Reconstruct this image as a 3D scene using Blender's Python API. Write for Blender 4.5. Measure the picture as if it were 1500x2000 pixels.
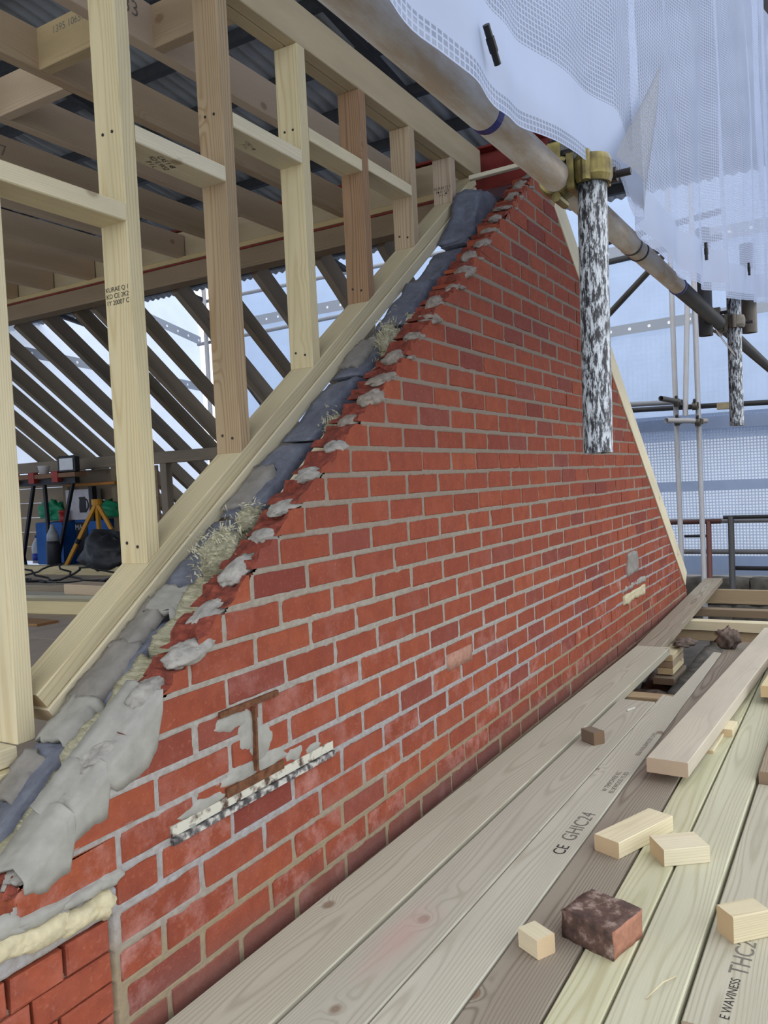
import bpy, bmesh, math, random
from mathutils import Vector, Matrix, noise
from math import sin, cos, pi, radians, sqrt
random.seed(7)
SC = bpy.context.scene
for _o in list(bpy.data.objects): bpy.data.objects.remove(_o)
COL = SC.collection

# ---------------------------------------------------------------- camera
cam_d = bpy.data.cameras.new('camera'); cam = bpy.data.objects.new('camera', cam_d); COL.objects.link(cam)
cam_d.sensor_fit = 'VERTICAL'; cam_d.sensor_height = 36.0; cam_d.sensor_width = 27.0
cam_d.lens = 1585.0 / 2000.0 * 36.0; cam_d.clip_start = 0.02; cam_d.clip_end = 200
_R = Matrix(((0.50415321, 0.05631631, -0.86177608), (-0.862226, -0.02373398, -0.50596742), (-0.04894759, 0.99813084, 0.03659183)))
cam.matrix_world = Matrix.Translation((0, -1.2505, 1.4738)) @ _R.to_4x4()
SC.camera = cam
CAM = Vector((0, -1.2505, 1.4738))

# ---------------------------------------------------------------- sky and exposure
W = bpy.data.worlds.new('overcast_sky'); SC.world = W; W.use_nodes = True
_n = W.node_tree; _bg = _n.nodes['Background']
_tc = _n.nodes.new('ShaderNodeTexCoord'); _nz = _n.nodes.new('ShaderNodeTexNoise'); _nz.inputs['Scale'].default_value = 1.6; _nz.inputs['Detail'].default_value = 3
_cr = _n.nodes.new('ShaderNodeValToRGB'); _cr.color_ramp.elements[0].position = .3; _cr.color_ramp.elements[1].position = .75
_cr.color_ramp.elements[0].color = (.86, .91, 1.0, 1); _cr.color_ramp.elements[1].color = (.98, .99, 1.0, 1)
_n.links.new(_tc.outputs['Generated'], _nz.inputs['Vector']); _n.links.new(_nz.outputs['Fac'], _cr.inputs['Fac']); _n.links.new(_cr.outputs['Color'], _bg.inputs['Color'])
_bg.inputs['Strength'].default_value = 1.3
SC.view_settings.view_transform = 'Standard'; SC.view_settings.look = 'None'; SC.view_settings.gamma = 1.0
SC.view_settings.use_curve_mapping = False
SC.view_settings.exposure = 0.68
SC.cycles.use_denoising = True
SC.cycles.max_bounces = 5; SC.cycles.diffuse_bounces = 4; SC.cycles.glossy_bounces = 2; SC.cycles.transparent_max_bounces = 10; SC.cycles.transmission_bounces = 4
SC.cycles.caustics_reflective = False; SC.cycles.caustics_refractive = False; SC.cycles.use_adaptive_sampling = True; SC.cycles.adaptive_threshold = .04

# ---------------------------------------------------------------- object helpers
def link(o, parent=None):
    COL.objects.link(o)
    if parent is not None: o.parent = parent
    return o
def tag(o, label=None, cat=None, group=None, kind=None):
    if label: o['label'] = label
    if cat: o['category'] = cat
    if group: o['group'] = group
    if kind: o['kind'] = kind
    return o
def empty(name, loc, label=None, cat=None, group=None, kind=None):
    o = bpy.data.objects.new(name, None); o.location = loc; o.empty_display_size = .05; link(o)
    return tag(o, label, cat, group, kind)
def mk(name, verts, faces, mat, parent=None, smooth=False, M=None):
    me = bpy.data.meshes.new(name); me.from_pydata([tuple(v) for v in verts], [], faces); me.update()
    if smooth: me.polygons.foreach_set('use_smooth', [True] * len(me.polygons))
    if mat: me.materials.append(mat)
    return put(name, me, parent, M)
def put(name, me, parent=None, M=None):
    o = bpy.data.objects.new(name, me); link(o)
    if M is not None: o.matrix_world = M
    if parent is not None:
        o.parent = parent
        o.matrix_parent_inverse = parent_inv(parent)
    return o
def parent_inv(p):
    m = Matrix.Identity(4); q = p
    while q is not None:
        m = q.matrix_parent_inverse @ (Matrix.LocRotScale(q.location, q.rotation_euler.to_quaternion() if q.rotation_mode != 'QUATERNION' else q.rotation_quaternion, q.scale)) @ m
        q = q.parent
    return m.inverted()
def frame(p0, p1, up=(0, 0, 1)):
    x = (Vector(p1) - Vector(p0)).normalized(); u = Vector(up)
    if abs(x.dot(u)) > .98: u = Vector((1, 0, 0))
    y = u.cross(x).normalized(); z = x.cross(y)
    m = Matrix((x, y, z)).transposed().to_4x4(); m.translation = Vector(p0); return m
def prism(name, L, prof, mat, parent=None, M=None, ends=None):
    n = len(prof); v = [(0, a, b) for a, b in prof] + [(L, a, b) for a, b in prof]
    f = [tuple(range(n))[::-1], tuple(range(n, 2 * n))] + [(i, (i + 1) % n, n + (i + 1) % n, n + i) for i in range(n)]
    return mk(name, v, [tuple(reversed(q)) for q in f], mat, parent, False, M)
def timber(name, p0, p1, w, h, mat, parent=None, up=(0, 0, 1), ch=.0025, anchor=(0, 0)):
    """sawn timber from p0 to p1; w across, h along up; anchor shifts the section"""
    a, b = w / 2, h / 2; ox, oz = anchor; c = ch
    pr = [(-a + c, -b), (a - c, -b), (a, -b + c), (a, b - c), (a - c, b), (-a + c, b), (-a, b - c), (-a, -b + c)]
    pr = [(y + ox * a, z + oz * b) for y, z in pr]
    return prism(name, (Vector(p1) - Vector(p0)).length, pr, mat, parent, frame(p0, p1, up))
def tube(name, p0, p1, r, mat, parent=None, seg=20, wall=.004, rings=1):
    L = (Vector(p1) - Vector(p0)).length; v = []; f = []
    for i in range(rings + 1):
        for s in range(seg): v.append((L * i / rings, r * cos(2 * pi * s / seg), r * sin(2 * pi * s / seg)))
    for i in range(rings):
        for s in range(seg): f.append((i * seg + s, (i + 1) * seg + s, (i + 1) * seg + (s + 1) % seg, i * seg + (s + 1) % seg))
    b = len(v)
    for x0, x1 in ((0, min(.12, L * .3)), (L, L - min(.12, L * .3))):
        b = len(v); base = 0 if x0 == 0 else rings * seg
        for x in (x0, x1):
            for s in range(seg): v.append((x, (r - wall) * cos(2 * pi * s / seg), (r - wall) * sin(2 * pi * s / seg)))
        for s in range(seg):
            t = (s + 1) % seg
            f.append((base + s, base + t, b + t, b + s)); f.append((b + s, b + t, b + seg + t, b + seg + s))
        f.append(tuple(b + seg + s for s in range(seg)))
    o = mk(name, v, f, mat, parent, True, frame(p0, p1)); return o
def cyl(name, p0, p1, r, mat, parent=None, seg=14, r2=None):
    r2 = r if r2 is None else r2; L = (Vector(p1) - Vector(p0)).length
    v = [(0, r * cos(2 * pi * s / seg), r * sin(2 * pi * s / seg)) for s in range(seg)] + [(L, r2 * cos(2 * pi * s / seg), r2 * sin(2 * pi * s / seg)) for s in range(seg)]
    f = [(s, seg + s, seg + (s + 1) % seg, (s + 1) % seg) for s in range(seg)] + [tuple(range(seg)), tuple(range(2 * seg - 1, seg - 1, -1))]
    return mk(name, v, f, mat, parent, False, frame(p0, p1))
def lathe(name, prof, mat, parent=None, loc=(0, 0, 0), seg=20, sx=1, sy=1, rot=0):
    v = []; f = []
    for r, z in prof:
        for s in range(seg): v.append((r * sx * cos(2 * pi * s / seg), r * sy * sin(2 * pi * s / seg), z))
    for i in range(len(prof) - 1):
        for s in range(seg): f.append((i * seg + s, i * seg + (s + 1) % seg, (i + 1) * seg + (s + 1) % seg, (i + 1) * seg + s))
    f.append(tuple(range(seg))[::-1]); f.append(tuple((len(prof) - 1) * seg + s for s in range(seg)))
    return mk(name, v, f, mat, parent, True, Matrix.Translation(loc) @ Matrix.Rotation(rot, 4, 'Z'))
def sweep(name, pts, r, mat, parent=None, seg=7, closed=False):
    P = [Vector(p) for p in pts]; v = []; f = []; n = len(P); up = Vector((.13, .27, .95)).normalized()
    for i, p in enumerate(P):
        t = (P[(i + 1) % n if closed else min(i + 1, n - 1)] - P[(i - 1) % n if closed else max(i - 1, 0)]).normalized()
        a = up.cross(t); a = a.normalized() if a.length > 1e-4 else Vector((1, 0, 0)); b = t.cross(a)
        for s in range(seg): v.append(p + a * r * cos(2 * pi * s / seg) + b * r * sin(2 * pi * s / seg))
    for i in range(n if closed else n - 1):
        for s in range(seg):
            j = (i + 1) % n; f.append((i * seg + s, i * seg + (s + 1) % seg, j * seg + (s + 1) % seg, j * seg + s))
    if not closed: f.append(tuple(range(seg))[::-1]); f.append(tuple((n - 1) * seg + s for s in range(seg)))
    return mk(name, v, f, mat, parent, True)
def box(name, c, s, mat, parent=None, rot=0, ch=.003):
    """chamfered box: centre of base c, size s, turned about z"""
    M = Matrix.Translation(c) @ Matrix.Rotation(rot, 4, 'Z'); x, y = s[0] / 2, s[1] / 2; h = s[2]
    v = []; 
    for z, ins in ((0, ch), (ch, 0), (h - ch, 0), (h, ch)):
        a, b = x - ins, y - ins; v += [(-a, -b, z), (a, -b, z), (a, b, z), (-a, b, z)]
    f = [(3, 2, 1, 0), (12, 13, 14, 15)]
    for k in range(3):
        for i in range(4): f.append((k * 4 + i, k * 4 + (i + 1) % 4, k * 4 + 4 + (i + 1) % 4, k * 4 + 4 + i))
    return mk(name, v, f, mat, parent, False, M)
def fbm(p, o=3):
    a = 0; s = 1; w = 1
    for _ in range(o): a += noise.noise(p * s) * w; s *= 2.1; w *= .5
    return a
def hexa(name, C8, n, mat, parent=None, amp=.004, freq=18, seed=0, smooth=True, amp2=0, freq2=60, keep=None, M=None):
    """lump with the eight corners C8 (index i + 2*j + 4*k), surface lattice n=(nx,ny,nz), roughened with noise"""
    C8 = [Vector(c) for c in C8]; ids = {}; v = []; f = []
    cen = sum(C8, Vector()) / 8
    def P(i, j, k):
        key = (i, j, k)
        if key in ids: return ids[key]
        a, b, c = i / n[0], j / n[1], k / n[2]; p = Vector()
        for q in range(8):
            p += C8[q] * ((a if q & 1 else 1 - a) * (b if q & 2 else 1 - b) * (c if q & 4 else 1 - c))
        s = Vector((seed * 3.7, seed * 1.3, seed * 2.1)); d = (p - cen).normalized()
        g = amp
        if keep: g *= keep(a, b, c)
        dv = Vector((noise.noise(p * freq + s), noise.noise(p * freq + s + Vector((9, 0, 0))), noise.noise(p * freq + s + Vector((0, 9, 0)))))
        q = p + dv * g + d * (fbm(p * freq * .5 + s) * g)
        if amp2: q += d * noise.noise(p * freq2 + s) * amp2
        ids[key] = len(v); v.append(q); return ids[key]
    X, Y, Z = n
    for i in range(X):
        for j in range(Y):
            f.append((P(i, j, 0), P(i, j + 1, 0), P(i + 1, j + 1, 0), P(i + 1, j, 0))); f.append((P(i, j, Z), P(i + 1, j, Z), P(i + 1, j + 1, Z), P(i, j + 1, Z)))
        for k in range(Z):
            f.append((P(i, 0, k), P(i + 1, 0, k), P(i + 1, 0, k + 1), P(i, 0, k + 1))); f.append((P(i, Y, k), P(i, Y, k + 1), P(i + 1, Y, k + 1), P(i + 1, Y, k)))
    for j in range(Y):
        for k in range(Z):
            f.append((P(0, j, k), P(0, j, k + 1), P(0, j + 1, k + 1), P(0, j + 1, k))); f.append((P(X, j, k), P(X, j + 1, k), P(X, j + 1, k + 1), P(X, j, k + 1)))
    return mk(name, v, f, mat, parent, smooth, M)
def cbox8(x0, x1, y0, y1, z0, z1):
    return [(x1 if q & 1 else x0, y1 if q & 2 else y0, z1 if q & 4 else z0) for q in range(8)]
def lump(name, c, s, mat, parent=None, seed=0, amp=.35, n=10, rot=0, freq=2.2, flat=.6, M=None):
    """noisy ellipsoid"""
    v = []; f = []; m = n * 2; sd = Vector((seed * 2.3, seed * 1.7, seed * .9)); R = Matrix.Rotation(rot, 3, 'Y')
    for i in range(n + 1):
        th = pi * i / n
        for j in range(m):
            d = Vector((sin(th) * cos(2 * pi * j / m), sin(th) * sin(2 * pi * j / m), cos(th)))
            r = 1 + amp * fbm(d * freq + sd, 4) + amp * .35 * noise.noise(d * 6.5 + sd)
            p = Vector((d.x * s[0] * r, d.y * s[1] * r, d.z * s[2] * r)); 
            if p.z < -s[2] * flat: p.z = -s[2] * flat
            v.append(R @ p + Vector(c))
    for i in range(n):
        for j in range(m): f.append((i * m + j, (i + 1) * m + j, (i + 1) * m + (j + 1) % m, i * m + (j + 1) % m))
    return mk(name, v, f, mat, parent, True, M)

# ---------------------------------------------------------------- materials
def mat(name):
    m = bpy.data.materials.new(name); m.use_nodes = True; nt = m.node_tree
    b = nt.nodes['Principled BSDF']; return m, nt, b
def N(nt, t, **kw):
    n = nt.nodes.new('ShaderNode' + t)
    for k, v in kw.items():
        if k in n.inputs: n.inputs[k].default_value = v
        else: setattr(n, k, v)
    return n
def L(nt, a, b): nt.links.new(a, b)
def ramp(nt, fac, stops):
    r = N(nt, 'ValToRGB'); e = r.color_ramp.elements
    while len(e) < len(stops): e.new(.5)
    for i, (p, c) in enumerate(stops):
        e[i].position = p; e[i].color = (c[0], c[1], c[2], 1) if not isinstance(c, (int, float)) else (c, c, c, 1)
    L(nt, fac, r.inputs['Fac']); return r.outputs['Color']
def mixc(nt, fac, a, b, mode='MIX'):
    m = N(nt, 'Mix', data_type='RGBA', blend_type=mode)
    if isinstance(fac, (int, float)): m.inputs[0].default_value = fac
    else: L(nt, fac, m.inputs[0])
    for s, i in ((a, 6), (b, 7)):
        if isinstance(s, tuple): m.inputs[i].default_value = (s[0], s[1], s[2], 1)
        else: L(nt, s, m.inputs[i])
    return m.outputs[2]
def mth(nt, op, a, b=None, c=None):
    m = N(nt, 'Math', operation=op)
    for i, s in enumerate((a, b, c)):
        if s is None: continue
        if isinstance(s, (int, float)): m.inputs[i].default_value = s
        else: L(nt, s, m.inputs[i])
    return m.outputs[0]
def bump(nt, b, h, strength=.3, dist=.003):
    n = N(nt, 'Bump', Strength=strength, Distance=dist); L(nt, h, n.inputs['Height']); L(nt, n.outputs['Normal'], b.inputs['Normal'])
def obj_vec(nt, scale=(1, 1, 1), spread=9.0):
    tc = N(nt, 'TexCoord'); oi = N(nt, 'ObjectInfo'); mp = N(nt, 'Mapping'); mp.inputs['Scale'].default_value = scale
    cb = N(nt, 'CombineXYZ')
    L(nt, mth(nt, 'MULTIPLY', oi.outputs['Random'], spread), cb.inputs[0]); L(nt, mth(nt, 'MULTIPLY', oi.outputs['Random'], spread * .37), cb.inputs[1]); L(nt, mth(nt, 'MULTIPLY', oi.outputs['Random'], spread * .61), cb.inputs[2])
    ad = N(nt, 'VectorMath', operation='ADD'); L(nt, tc.outputs['Object'], ad.inputs[0]); L(nt, cb.outputs[0], ad.inputs[1]); L(nt, ad.outputs[0], mp.inputs['Vector'])
    return mp.outputs[0], oi.outputs['Random'], tc.outputs['Object']
def wood(name, light, dark, var=.18, ring=.55, knots=.5, rough=.75, stain=None, ringsz=260.0, bumpy=.35, spot=None):
    m, nt, b = mat(name)
    v, rnd, ob = obj_vec(nt)
    # slow drift of the pith along the length
    dm = N(nt, 'Mapping'); dm.inputs['Scale'].default_value = (.55, 3.0, 3.0); L(nt, v, dm.inputs['Vector'])
    dn = N(nt, 'TexNoise', Scale=1.6, Detail=2.0); L(nt, dm.outputs[0], dn.inputs['Vector'])
    # knots
    vo = N(nt, 'TexVoronoi', Scale=4.6); vm = N(nt, 'Mapping'); vm.inputs['Scale'].default_value = (.72, 1, 1); L(nt, v, vm.inputs['Vector']); L(nt, vm.outputs[0], vo.inputs['Vector'])
    kd = vo.outputs['Distance']
    kn = mth(nt, 'SUBTRACT', 1.0, mth(nt, 'MULTIPLY', kd, 4.5)); kn = mth(nt, 'MAXIMUM', kn, 0.0)
    sx = N(nt, 'SeparateXYZ'); L(nt, ob, sx.inputs[0])
    yy = mth(nt, 'ADD', sx.outputs[1], mth(nt, 'MULTIPLY', mth(nt, 'SUBTRACT', rnd, .5), .10)); zz = mth(nt, 'ADD', sx.outputs[2], mth(nt, 'ADD', mth(nt, 'MULTIPLY', rnd, .05), .035))
    r = mth(nt, 'SQRT', mth(nt, 'ADD', mth(nt, 'MULTIPLY', yy, yy), mth(nt, 'MULTIPLY', zz, zz)))
    r = mth(nt, 'ADD', r, mth(nt, 'MULTIPLY', mth(nt, 'SUBTRACT', dn.outputs['Fac'], .5), .045))
    r = mth(nt, 'ADD', r, mth(nt, 'MULTIPLY', mth(nt, 'POWER', kn, 2.0), .022))
    w = mth(nt, 'SINE', mth(nt, 'MULTIPLY', r, ringsz * 4.4)); w = mth(nt, 'ADD', mth(nt, 'MULTIPLY', w, .5), .5); w = mth(nt, 'POWER', w, 3.2)
    fm = N(nt, 'Mapping'); fm.inputs['Scale'].default_value = (4, 150, 150); L(nt, v, fm.inputs['Vector'])
    fn = N(nt, 'TexNoise', Scale=1.5, Detail=3.0, Roughness=.65); L(nt, fm.outputs[0], fn.inputs['Vector'])
    bm = N(nt, 'Mapping'); bm.inputs['Scale'].default_value = (1.2, 6, 6); L(nt, v, bm.inputs['Vector'])
    bn = N(nt, 'TexNoise', Scale=2.0, Detail=4.0); L(nt, bm.outputs[0], bn.inputs['Vector'])
    g = mth(nt, 'ADD', mth(nt, 'MULTIPLY', w, ring), mth(nt, 'MULTIPLY', mth(nt, 'SUBTRACT', fn.outputs['Fac'], .5), .55))
    col = mixc(nt, ramp(nt, g, ((.0, 0.0), (.95, 1.0))), light, dark)
    col = mixc(nt, ramp(nt, bn.outputs['Fac'], ((.42, 0.0), (.72, .55))), col, stain if stain else tuple(c * .72 for c in light))
    hs = N(nt, 'HueSaturation'); L(nt, col, hs.inputs['Color'])
    L(nt, mth(nt, 'ADD', 1.0 - var / 2, mth(nt, 'MULTIPLY', rnd, var)), hs.inputs['Value'])
    L(nt, mth(nt, 'ADD', .85, mth(nt, 'MULTIPLY', mth(nt, 'FRACT', mth(nt, 'MULTIPLY', rnd, 7.3)), .3)), hs.inputs['Saturation'])
    kf = ramp(nt, kd, ((.045, 1.0), (.085, 0.0)))
    col = mixc(nt, mth(nt, 'MULTIPLY', kf, knots), hs.outputs[0], (.16, .075, .035))
    if spot:
        px, py, rx, ry, sc = spot; a = mth(nt, 'DIVIDE', mth(nt, 'SUBTRACT', sx.outputs[0], px), rx); c_ = mth(nt, 'DIVIDE', mth(nt, 'SUBTRACT', sx.outputs[1], py), ry)
        d = mth(nt, 'ADD', mth(nt, 'SQRT', mth(nt, 'ADD', mth(nt, 'MULTIPLY', a, a), mth(nt, 'MULTIPLY', c_, c_))), mth(nt, 'MULTIPLY', mth(nt, 'SUBTRACT', bn.outputs['Fac'], .5), 1.6))
        col = mixc(nt, ramp(nt, d, ((.3, .75), (1.0, 0.0))), col, sc)
    gn = N(nt, 'NewGeometry'); vt = N(nt, 'VectorTransform', vector_type='NORMAL', convert_from='WORLD', convert_to='OBJECT'); L(nt, gn.outputs['True Normal'], vt.inputs[0]); sn = N(nt, 'SeparateXYZ'); L(nt, vt.outputs[0], sn.inputs[0])
    col = mixc(nt, mth(nt, 'MULTIPLY', mth(nt, 'GREATER_THAN', mth(nt, 'ABSOLUTE', sn.outputs[0]), .8), .6), col, tuple(light[i] * (.78, .58, .46)[i] for i in range(3)))
    L(nt, col, b.inputs['Base Color']); b.inputs['Roughness'].default_value = rough; b.inputs['Specular IOR Level'].default_value = .25
    bump(nt, b, fn.outputs['Fac'], bumpy, .0015)
    return m
def plain(name, col, rough=.6, metal=0, nscale=30, namt=.25, bmp=.15, spec=.3, bdist=.002, dark=None):
    m, nt, b = mat(name); v, rnd, ob = obj_vec(nt)
    n = N(nt, 'TexNoise', Scale=nscale, Detail=4.0); L(nt, v, n.inputs['Vector'])
    c = mixc(nt, ramp(nt, n.outputs['Fac'], ((.3, 0.0), (.7, 1.0))), col, dark if dark else tuple(x * (1 - namt) for x in col))
    L(nt, c, b.inputs['Base Color']); b.inputs['Roughness'].default_value = rough; b.inputs['Metallic'].default_value = metal; b.inputs['Specular IOR Level'].default_value = spec
    if bmp: bump(nt, b, n.outputs['Fac'], bmp, bdist)
    return m
PINE = wood('pale_pine', (.67, .585, .375), (.49, .38, .19), var=.14, ring=.5, knots=.75)
PINE2 = wood('new_pine', (.73, .65, .44), (.58, .46, .26), var=.08, ring=.35, knots=.5)
TAN = wood('tan_pine', (.45, .35, .23), (.29, .19, .10), var=.22, ring=.7, knots=.7)
BROWN = wood('brown_stud_pine', (.36, .21, .10), (.22, .11, .045), var=.1, ring=.8, knots=.7)
JOIST = wood('joist_pine', (.50, .40, .28), (.38, .27, .16), var=.4, ring=.4, knots=.5, stain=(.42, .31, .23))
HEAD = wood('header_pine', (.50, .40, .24), (.38, .28, .14), var=.1, ring=.35, knots=.4)
OLD = wood('old_rafter_wood', (.21, .17, .12), (.11, .085, .055), var=.45, ring=.5, knots=.6, stain=(.12, .10, .075))
GREY = wood('weathered_pine', (.50, .475, .375), (.34, .305, .22), var=.14, ring=.6, knots=.65, stain=(.42, .395, .305))
GREYB = wood('brown_weathered_pine', (.33, .285, .215), (.18, .145, .10), var=.12, ring=.8, knots=.7, stain=(.28, .225, .17))
GREEN = wood('green_treated_pine', (.55, .535, .38), (.40, .365, .22), var=.1, ring=.6, knots=.65, stain=(.46, .45, .31))
ROUGHT = wood('damp_timber', (.27, .205, .135), (.17, .12, .075), var=.3, ring=.5, knots=.5)

def brick_mat(name, island=False, fresh=False):
    m, nt, b = mat(name); v, rnd, ob = obj_vec(nt, spread=23.0)
    geo = N(nt, 'NewGeometry')
    if island: rnd = geo.outputs['Random Per Island']
    pos = N(nt, 'SeparateXYZ'); L(nt, geo.outputs['Position'], pos.inputs[0])
    base = ramp(nt, rnd, ((0, (.25, .060, .032)), (.25, (.31, .076, .036)), (.5, (.28, .069, .037)), (.72, (.335, .086, .038)), (.88, (.20, .048, .034)), (1, (.255, .073, .050)))) if not fresh else ramp(nt, rnd, ((0, (.31, .075, .039)), (1, (.35, .085, .041))))
    src = geo.outputs['Position'] if island else v
    n1 = N(nt, 'TexNoise', Scale=22.0, Detail=5.0, Roughness=.65); L(nt, src, n1.inputs['Vector'])
    n2 = N(nt, 'TexNoise', Scale=110.0, Detail=3.0); L(nt, src, n2.inputs['Vector'])
    c = mixc(nt, ramp(nt, n1.outputs['Fac'], ((.35, 0.0), (.75, .6))), base, (.17, .038, .026))
    c = mixc(nt, ramp(nt, n2.outputs['Fac'], ((.58, 0.0), (.75, .35))), c, (.44, .17, .11))
    # lime bloom, more of it on the low courses
    n3 = N(nt, 'TexNoise', Scale=9.0, Detail=6.0, Roughness=.7); L(nt, geo.outputs['Position'], n3.inputs['Vector'])
    n4 = N(nt, 'TexNoise', Scale=2.3, Detail=2.0); L(nt, geo.outputs['Position'], n4.inputs['Vector'])
    low = ramp(nt, mth(nt, 'MULTIPLY', pos.outputs[2], .5), ((.3, 1.0), (.62, .12)))
    own = ramp(nt, mth(nt, 'FRACT', mth(nt, 'MULTIPLY', rnd, 13.7)), ((.45, .15), (.9, 1.0)))
    bl = mth(nt, 'MULTIPLY', mth(nt, 'MULTIPLY', ramp(nt, n3.outputs['Fac'], ((.48, 0.0), (.72, 1.0))), low), own)
    c = mixc(nt, mth(nt, 'MULTIPLY', bl, .6 if not fresh else .15), c, (.60, .36, .33))
    # splash dirt along the foot of the wall
    dz = mth(nt, 'ADD', pos.outputs[2], mth(nt, 'MULTIPLY', mth(nt, 'SUBTRACT', n4.outputs['Fac'], .5), .10))
    dirt = ramp(nt, dz, ((.42, 1.0), (.50, 0.0)))
    c = mixc(nt, mth(nt, 'MULTIPLY', dirt, .6), c, (.15, .085, .075))
    L(nt, c, b.inputs['Base Color']); b.inputs['Roughness'].default_value = .85; b.inputs['Specular IOR Level'].default_value = .2
    h = mth(nt, 'ADD', n1.outputs['Fac'], mth(nt, 'MULTIPLY', n2.outputs['Fac'], .5)); bump(nt, b, h, .7, .004)
    return m
BRICK = brick_mat('red_brick'); BRICKS = brick_mat('red_brick_courses', True); BRICKF = brick_mat('new_red_brick', fresh=True)
BROKEN, _nt, _b = mat('broken_brick')
_v, _r, _o = obj_vec(_nt); _n1 = N(_nt, 'TexNoise', Scale=40.0, Detail=6.0, Roughness=.7); L(_nt, _v, _n1.inputs['Vector'])
L(_nt, ramp(_nt, _n1.outputs['Fac'], ((.32, (.09, .018, .012)), (.55, (.23, .047, .026)), (.8, (.42, .11, .06)))), _b.inputs['Base Color']); _b.inputs['Roughness'].default_value = .9; bump(_nt, _b, _n1.outputs['Fac'], .9, .008)
def mortar_mat():
    m, nt, b = mat('wall_mortar'); geo = N(nt, 'NewGeometry'); pos = N(nt, 'SeparateXYZ'); L(nt, geo.outputs['Position'], pos.inputs[0])
    n1 = N(nt, 'TexNoise', Scale=60.0, Detail=5.0); L(nt, geo.outputs['Position'], n1.inputs['Vector'])
    n2 = N(nt, 'TexNoise', Scale=1.4, Detail=3.0); L(nt, geo.outputs['Position'], n2.inputs['Vector'])
    zz = mth(nt, 'ADD', pos.outputs[2], mth(nt, 'MULTIPLY', mth(nt, 'SUBTRACT', n2.outputs['Fac'], .5), .35))
    c = ramp(nt, mth(nt, 'DIVIDE', zz, 3.0), ((.19, (.31, .245, .155)), (.225, (.36, .35, .355)), (.29, (.39, .375, .355)), (.36, (.36, .33, .275)), (.5, (.28, .23, .18)), (.9, (.24, .19, .145))))
    c = mixc(nt, ramp(nt, n1.outputs['Fac'], ((.35, .5), (.65, 0.0))), c, (.22, .18, .14))
    L(nt, c, b.inputs['Base Color']); b.inputs['Roughness'].default_value = .95; b.inputs['Specular IOR Level'].default_value = .1
    bump(nt, b, n1.outputs['Fac'], .6, .004); return m
MORTAR = mortar_mat()
FRESH = plain('fresh_mortar', (.37, .36, .32), .9, nscale=25, namt=.25, bmp=.7, bdist=.004)
FRESHL = plain('pale_lumpy_mortar', (.40, .38, .34), .95, nscale=40, namt=.4, bmp=1.0, bdist=.008)
FRESHD = plain('lumpy_mortar', (.36, .31, .255), .95, nscale=45, namt=.5, bmp=.9, bdist=.006)
SMEAR = plain('mortar_smear', (.30, .28, .25), .9, nscale=25, namt=.3, bmp=.6, bdist=.004)
CREAM = plain('cream_foam', (.62, .55, .36), .9, nscale=50, namt=.25, bmp=.8, bdist=.006)
def block_mat():
    m, nt, b = mat('aircrete_block'); v, rnd, ob = obj_vec(nt)
    n1 = N(nt, 'TexNoise', Scale=14.0, Detail=6.0, Roughness=.7); L(nt, v, n1.inputs['Vector'])
    mp = N(nt, 'Mapping'); mp.inputs['Rotation'].default_value = (0, radians(70), 0); mp.inputs['Scale'].default_value = (6, 30, 60); L(nt, v, mp.inputs['Vector'])
    n2 = N(nt, 'TexNoise', Scale=1.2, Detail=4.0, Distortion=.4); L(nt, mp.outputs[0], n2.inputs['Vector'])
    c = ramp(nt, n1.outputs['Fac'], ((.3, (.085, .093, .12)), (.55, (.155, .168, .21)), (.75, (.24, .25, .275))))
    L(nt, c, b.inputs['Base Color']); b.inputs['Roughness'].default_value = .62; b.inputs['Specular IOR Level'].default_value = .45
    bump(nt, b, mth(nt, 'ADD', mth(nt, 'MULTIPLY', n1.outputs['Fac'], .5), mth(nt, 'MULTIPLY', n2.outputs['Fac'], .8)), .7, .008); return m
BLOCK = block_mat()
def wool_mat():
    m, nt, b = mat('mineral_wool'); v, rnd, ob = obj_vec(nt)
    mp = N(nt, 'Mapping'); mp.inputs['Scale'].default_value = (30, 14, 90); L(nt, v, mp.inputs['Vector'])
    n1 = N(nt, 'TexNoise', Scale=1.3, Detail=6.0, Roughness=.75, Distortion=1.2); L(nt, mp.outputs[0], n1.inputs['Vector'])
    L(nt, ramp(nt, n1.outputs['Fac'], ((.3, (.27, .25, .13)), (.5, (.55, .52, .36)), (.75, (.72, .69, .52)))), b.inputs['Base Color']); b.inputs['Roughness'].default_value = 1; b.inputs['Specular IOR Level'].default_value = .05
    bump(nt, b, n1.outputs['Fac'], 1.0, .01); return m
WOOL = wool_mat(); FIBRE = plain('wool_fibre', (.58, .55, .39), 1, 0, 60, .3, 0, spec=.05)
def galv(name, base, rust=.35, rcol=(.30, .20, .12), rough=.5):
    m, nt, b = mat(name); v, rnd, ob = obj_vec(nt, (1, 1, 1))
    mp = N(nt, 'Mapping'); mp.inputs['Scale'].default_value = (5, 22, 22); L(nt, v, mp.inputs['Vector'])
    n1 = N(nt, 'TexNoise', Scale=1.2, Detail=6.0, Roughness=.7); L(nt, mp.outputs[0], n1.inputs['Vector'])
    c = mixc(nt, mth(nt, 'MULTIPLY', ramp(nt, n1.outputs['Fac'], ((.42, 0.0), (.62, 1.0))), rust), base, rcol)
    L(nt, c, b.inputs['Base Color']); b.inputs['Metallic'].default_value = .35; b.inputs['Roughness'].default_value = rough; bump(nt, b, n1.outputs['Fac'], .12, .002); return m
GALV = galv('galvanised_tube', (.33, .34, .36), .3)
GALVT = galv('dull_tan_tube', (.40, .37, .33), .8, (.30, .22, .14))
GALVD = galv('dark_tube', (.05, .052, .055), .3, (.10, .075, .06))
RUSTT = galv('red_brown_tube', (.15, .06, .05), .5, (.10, .05, .04))
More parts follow.
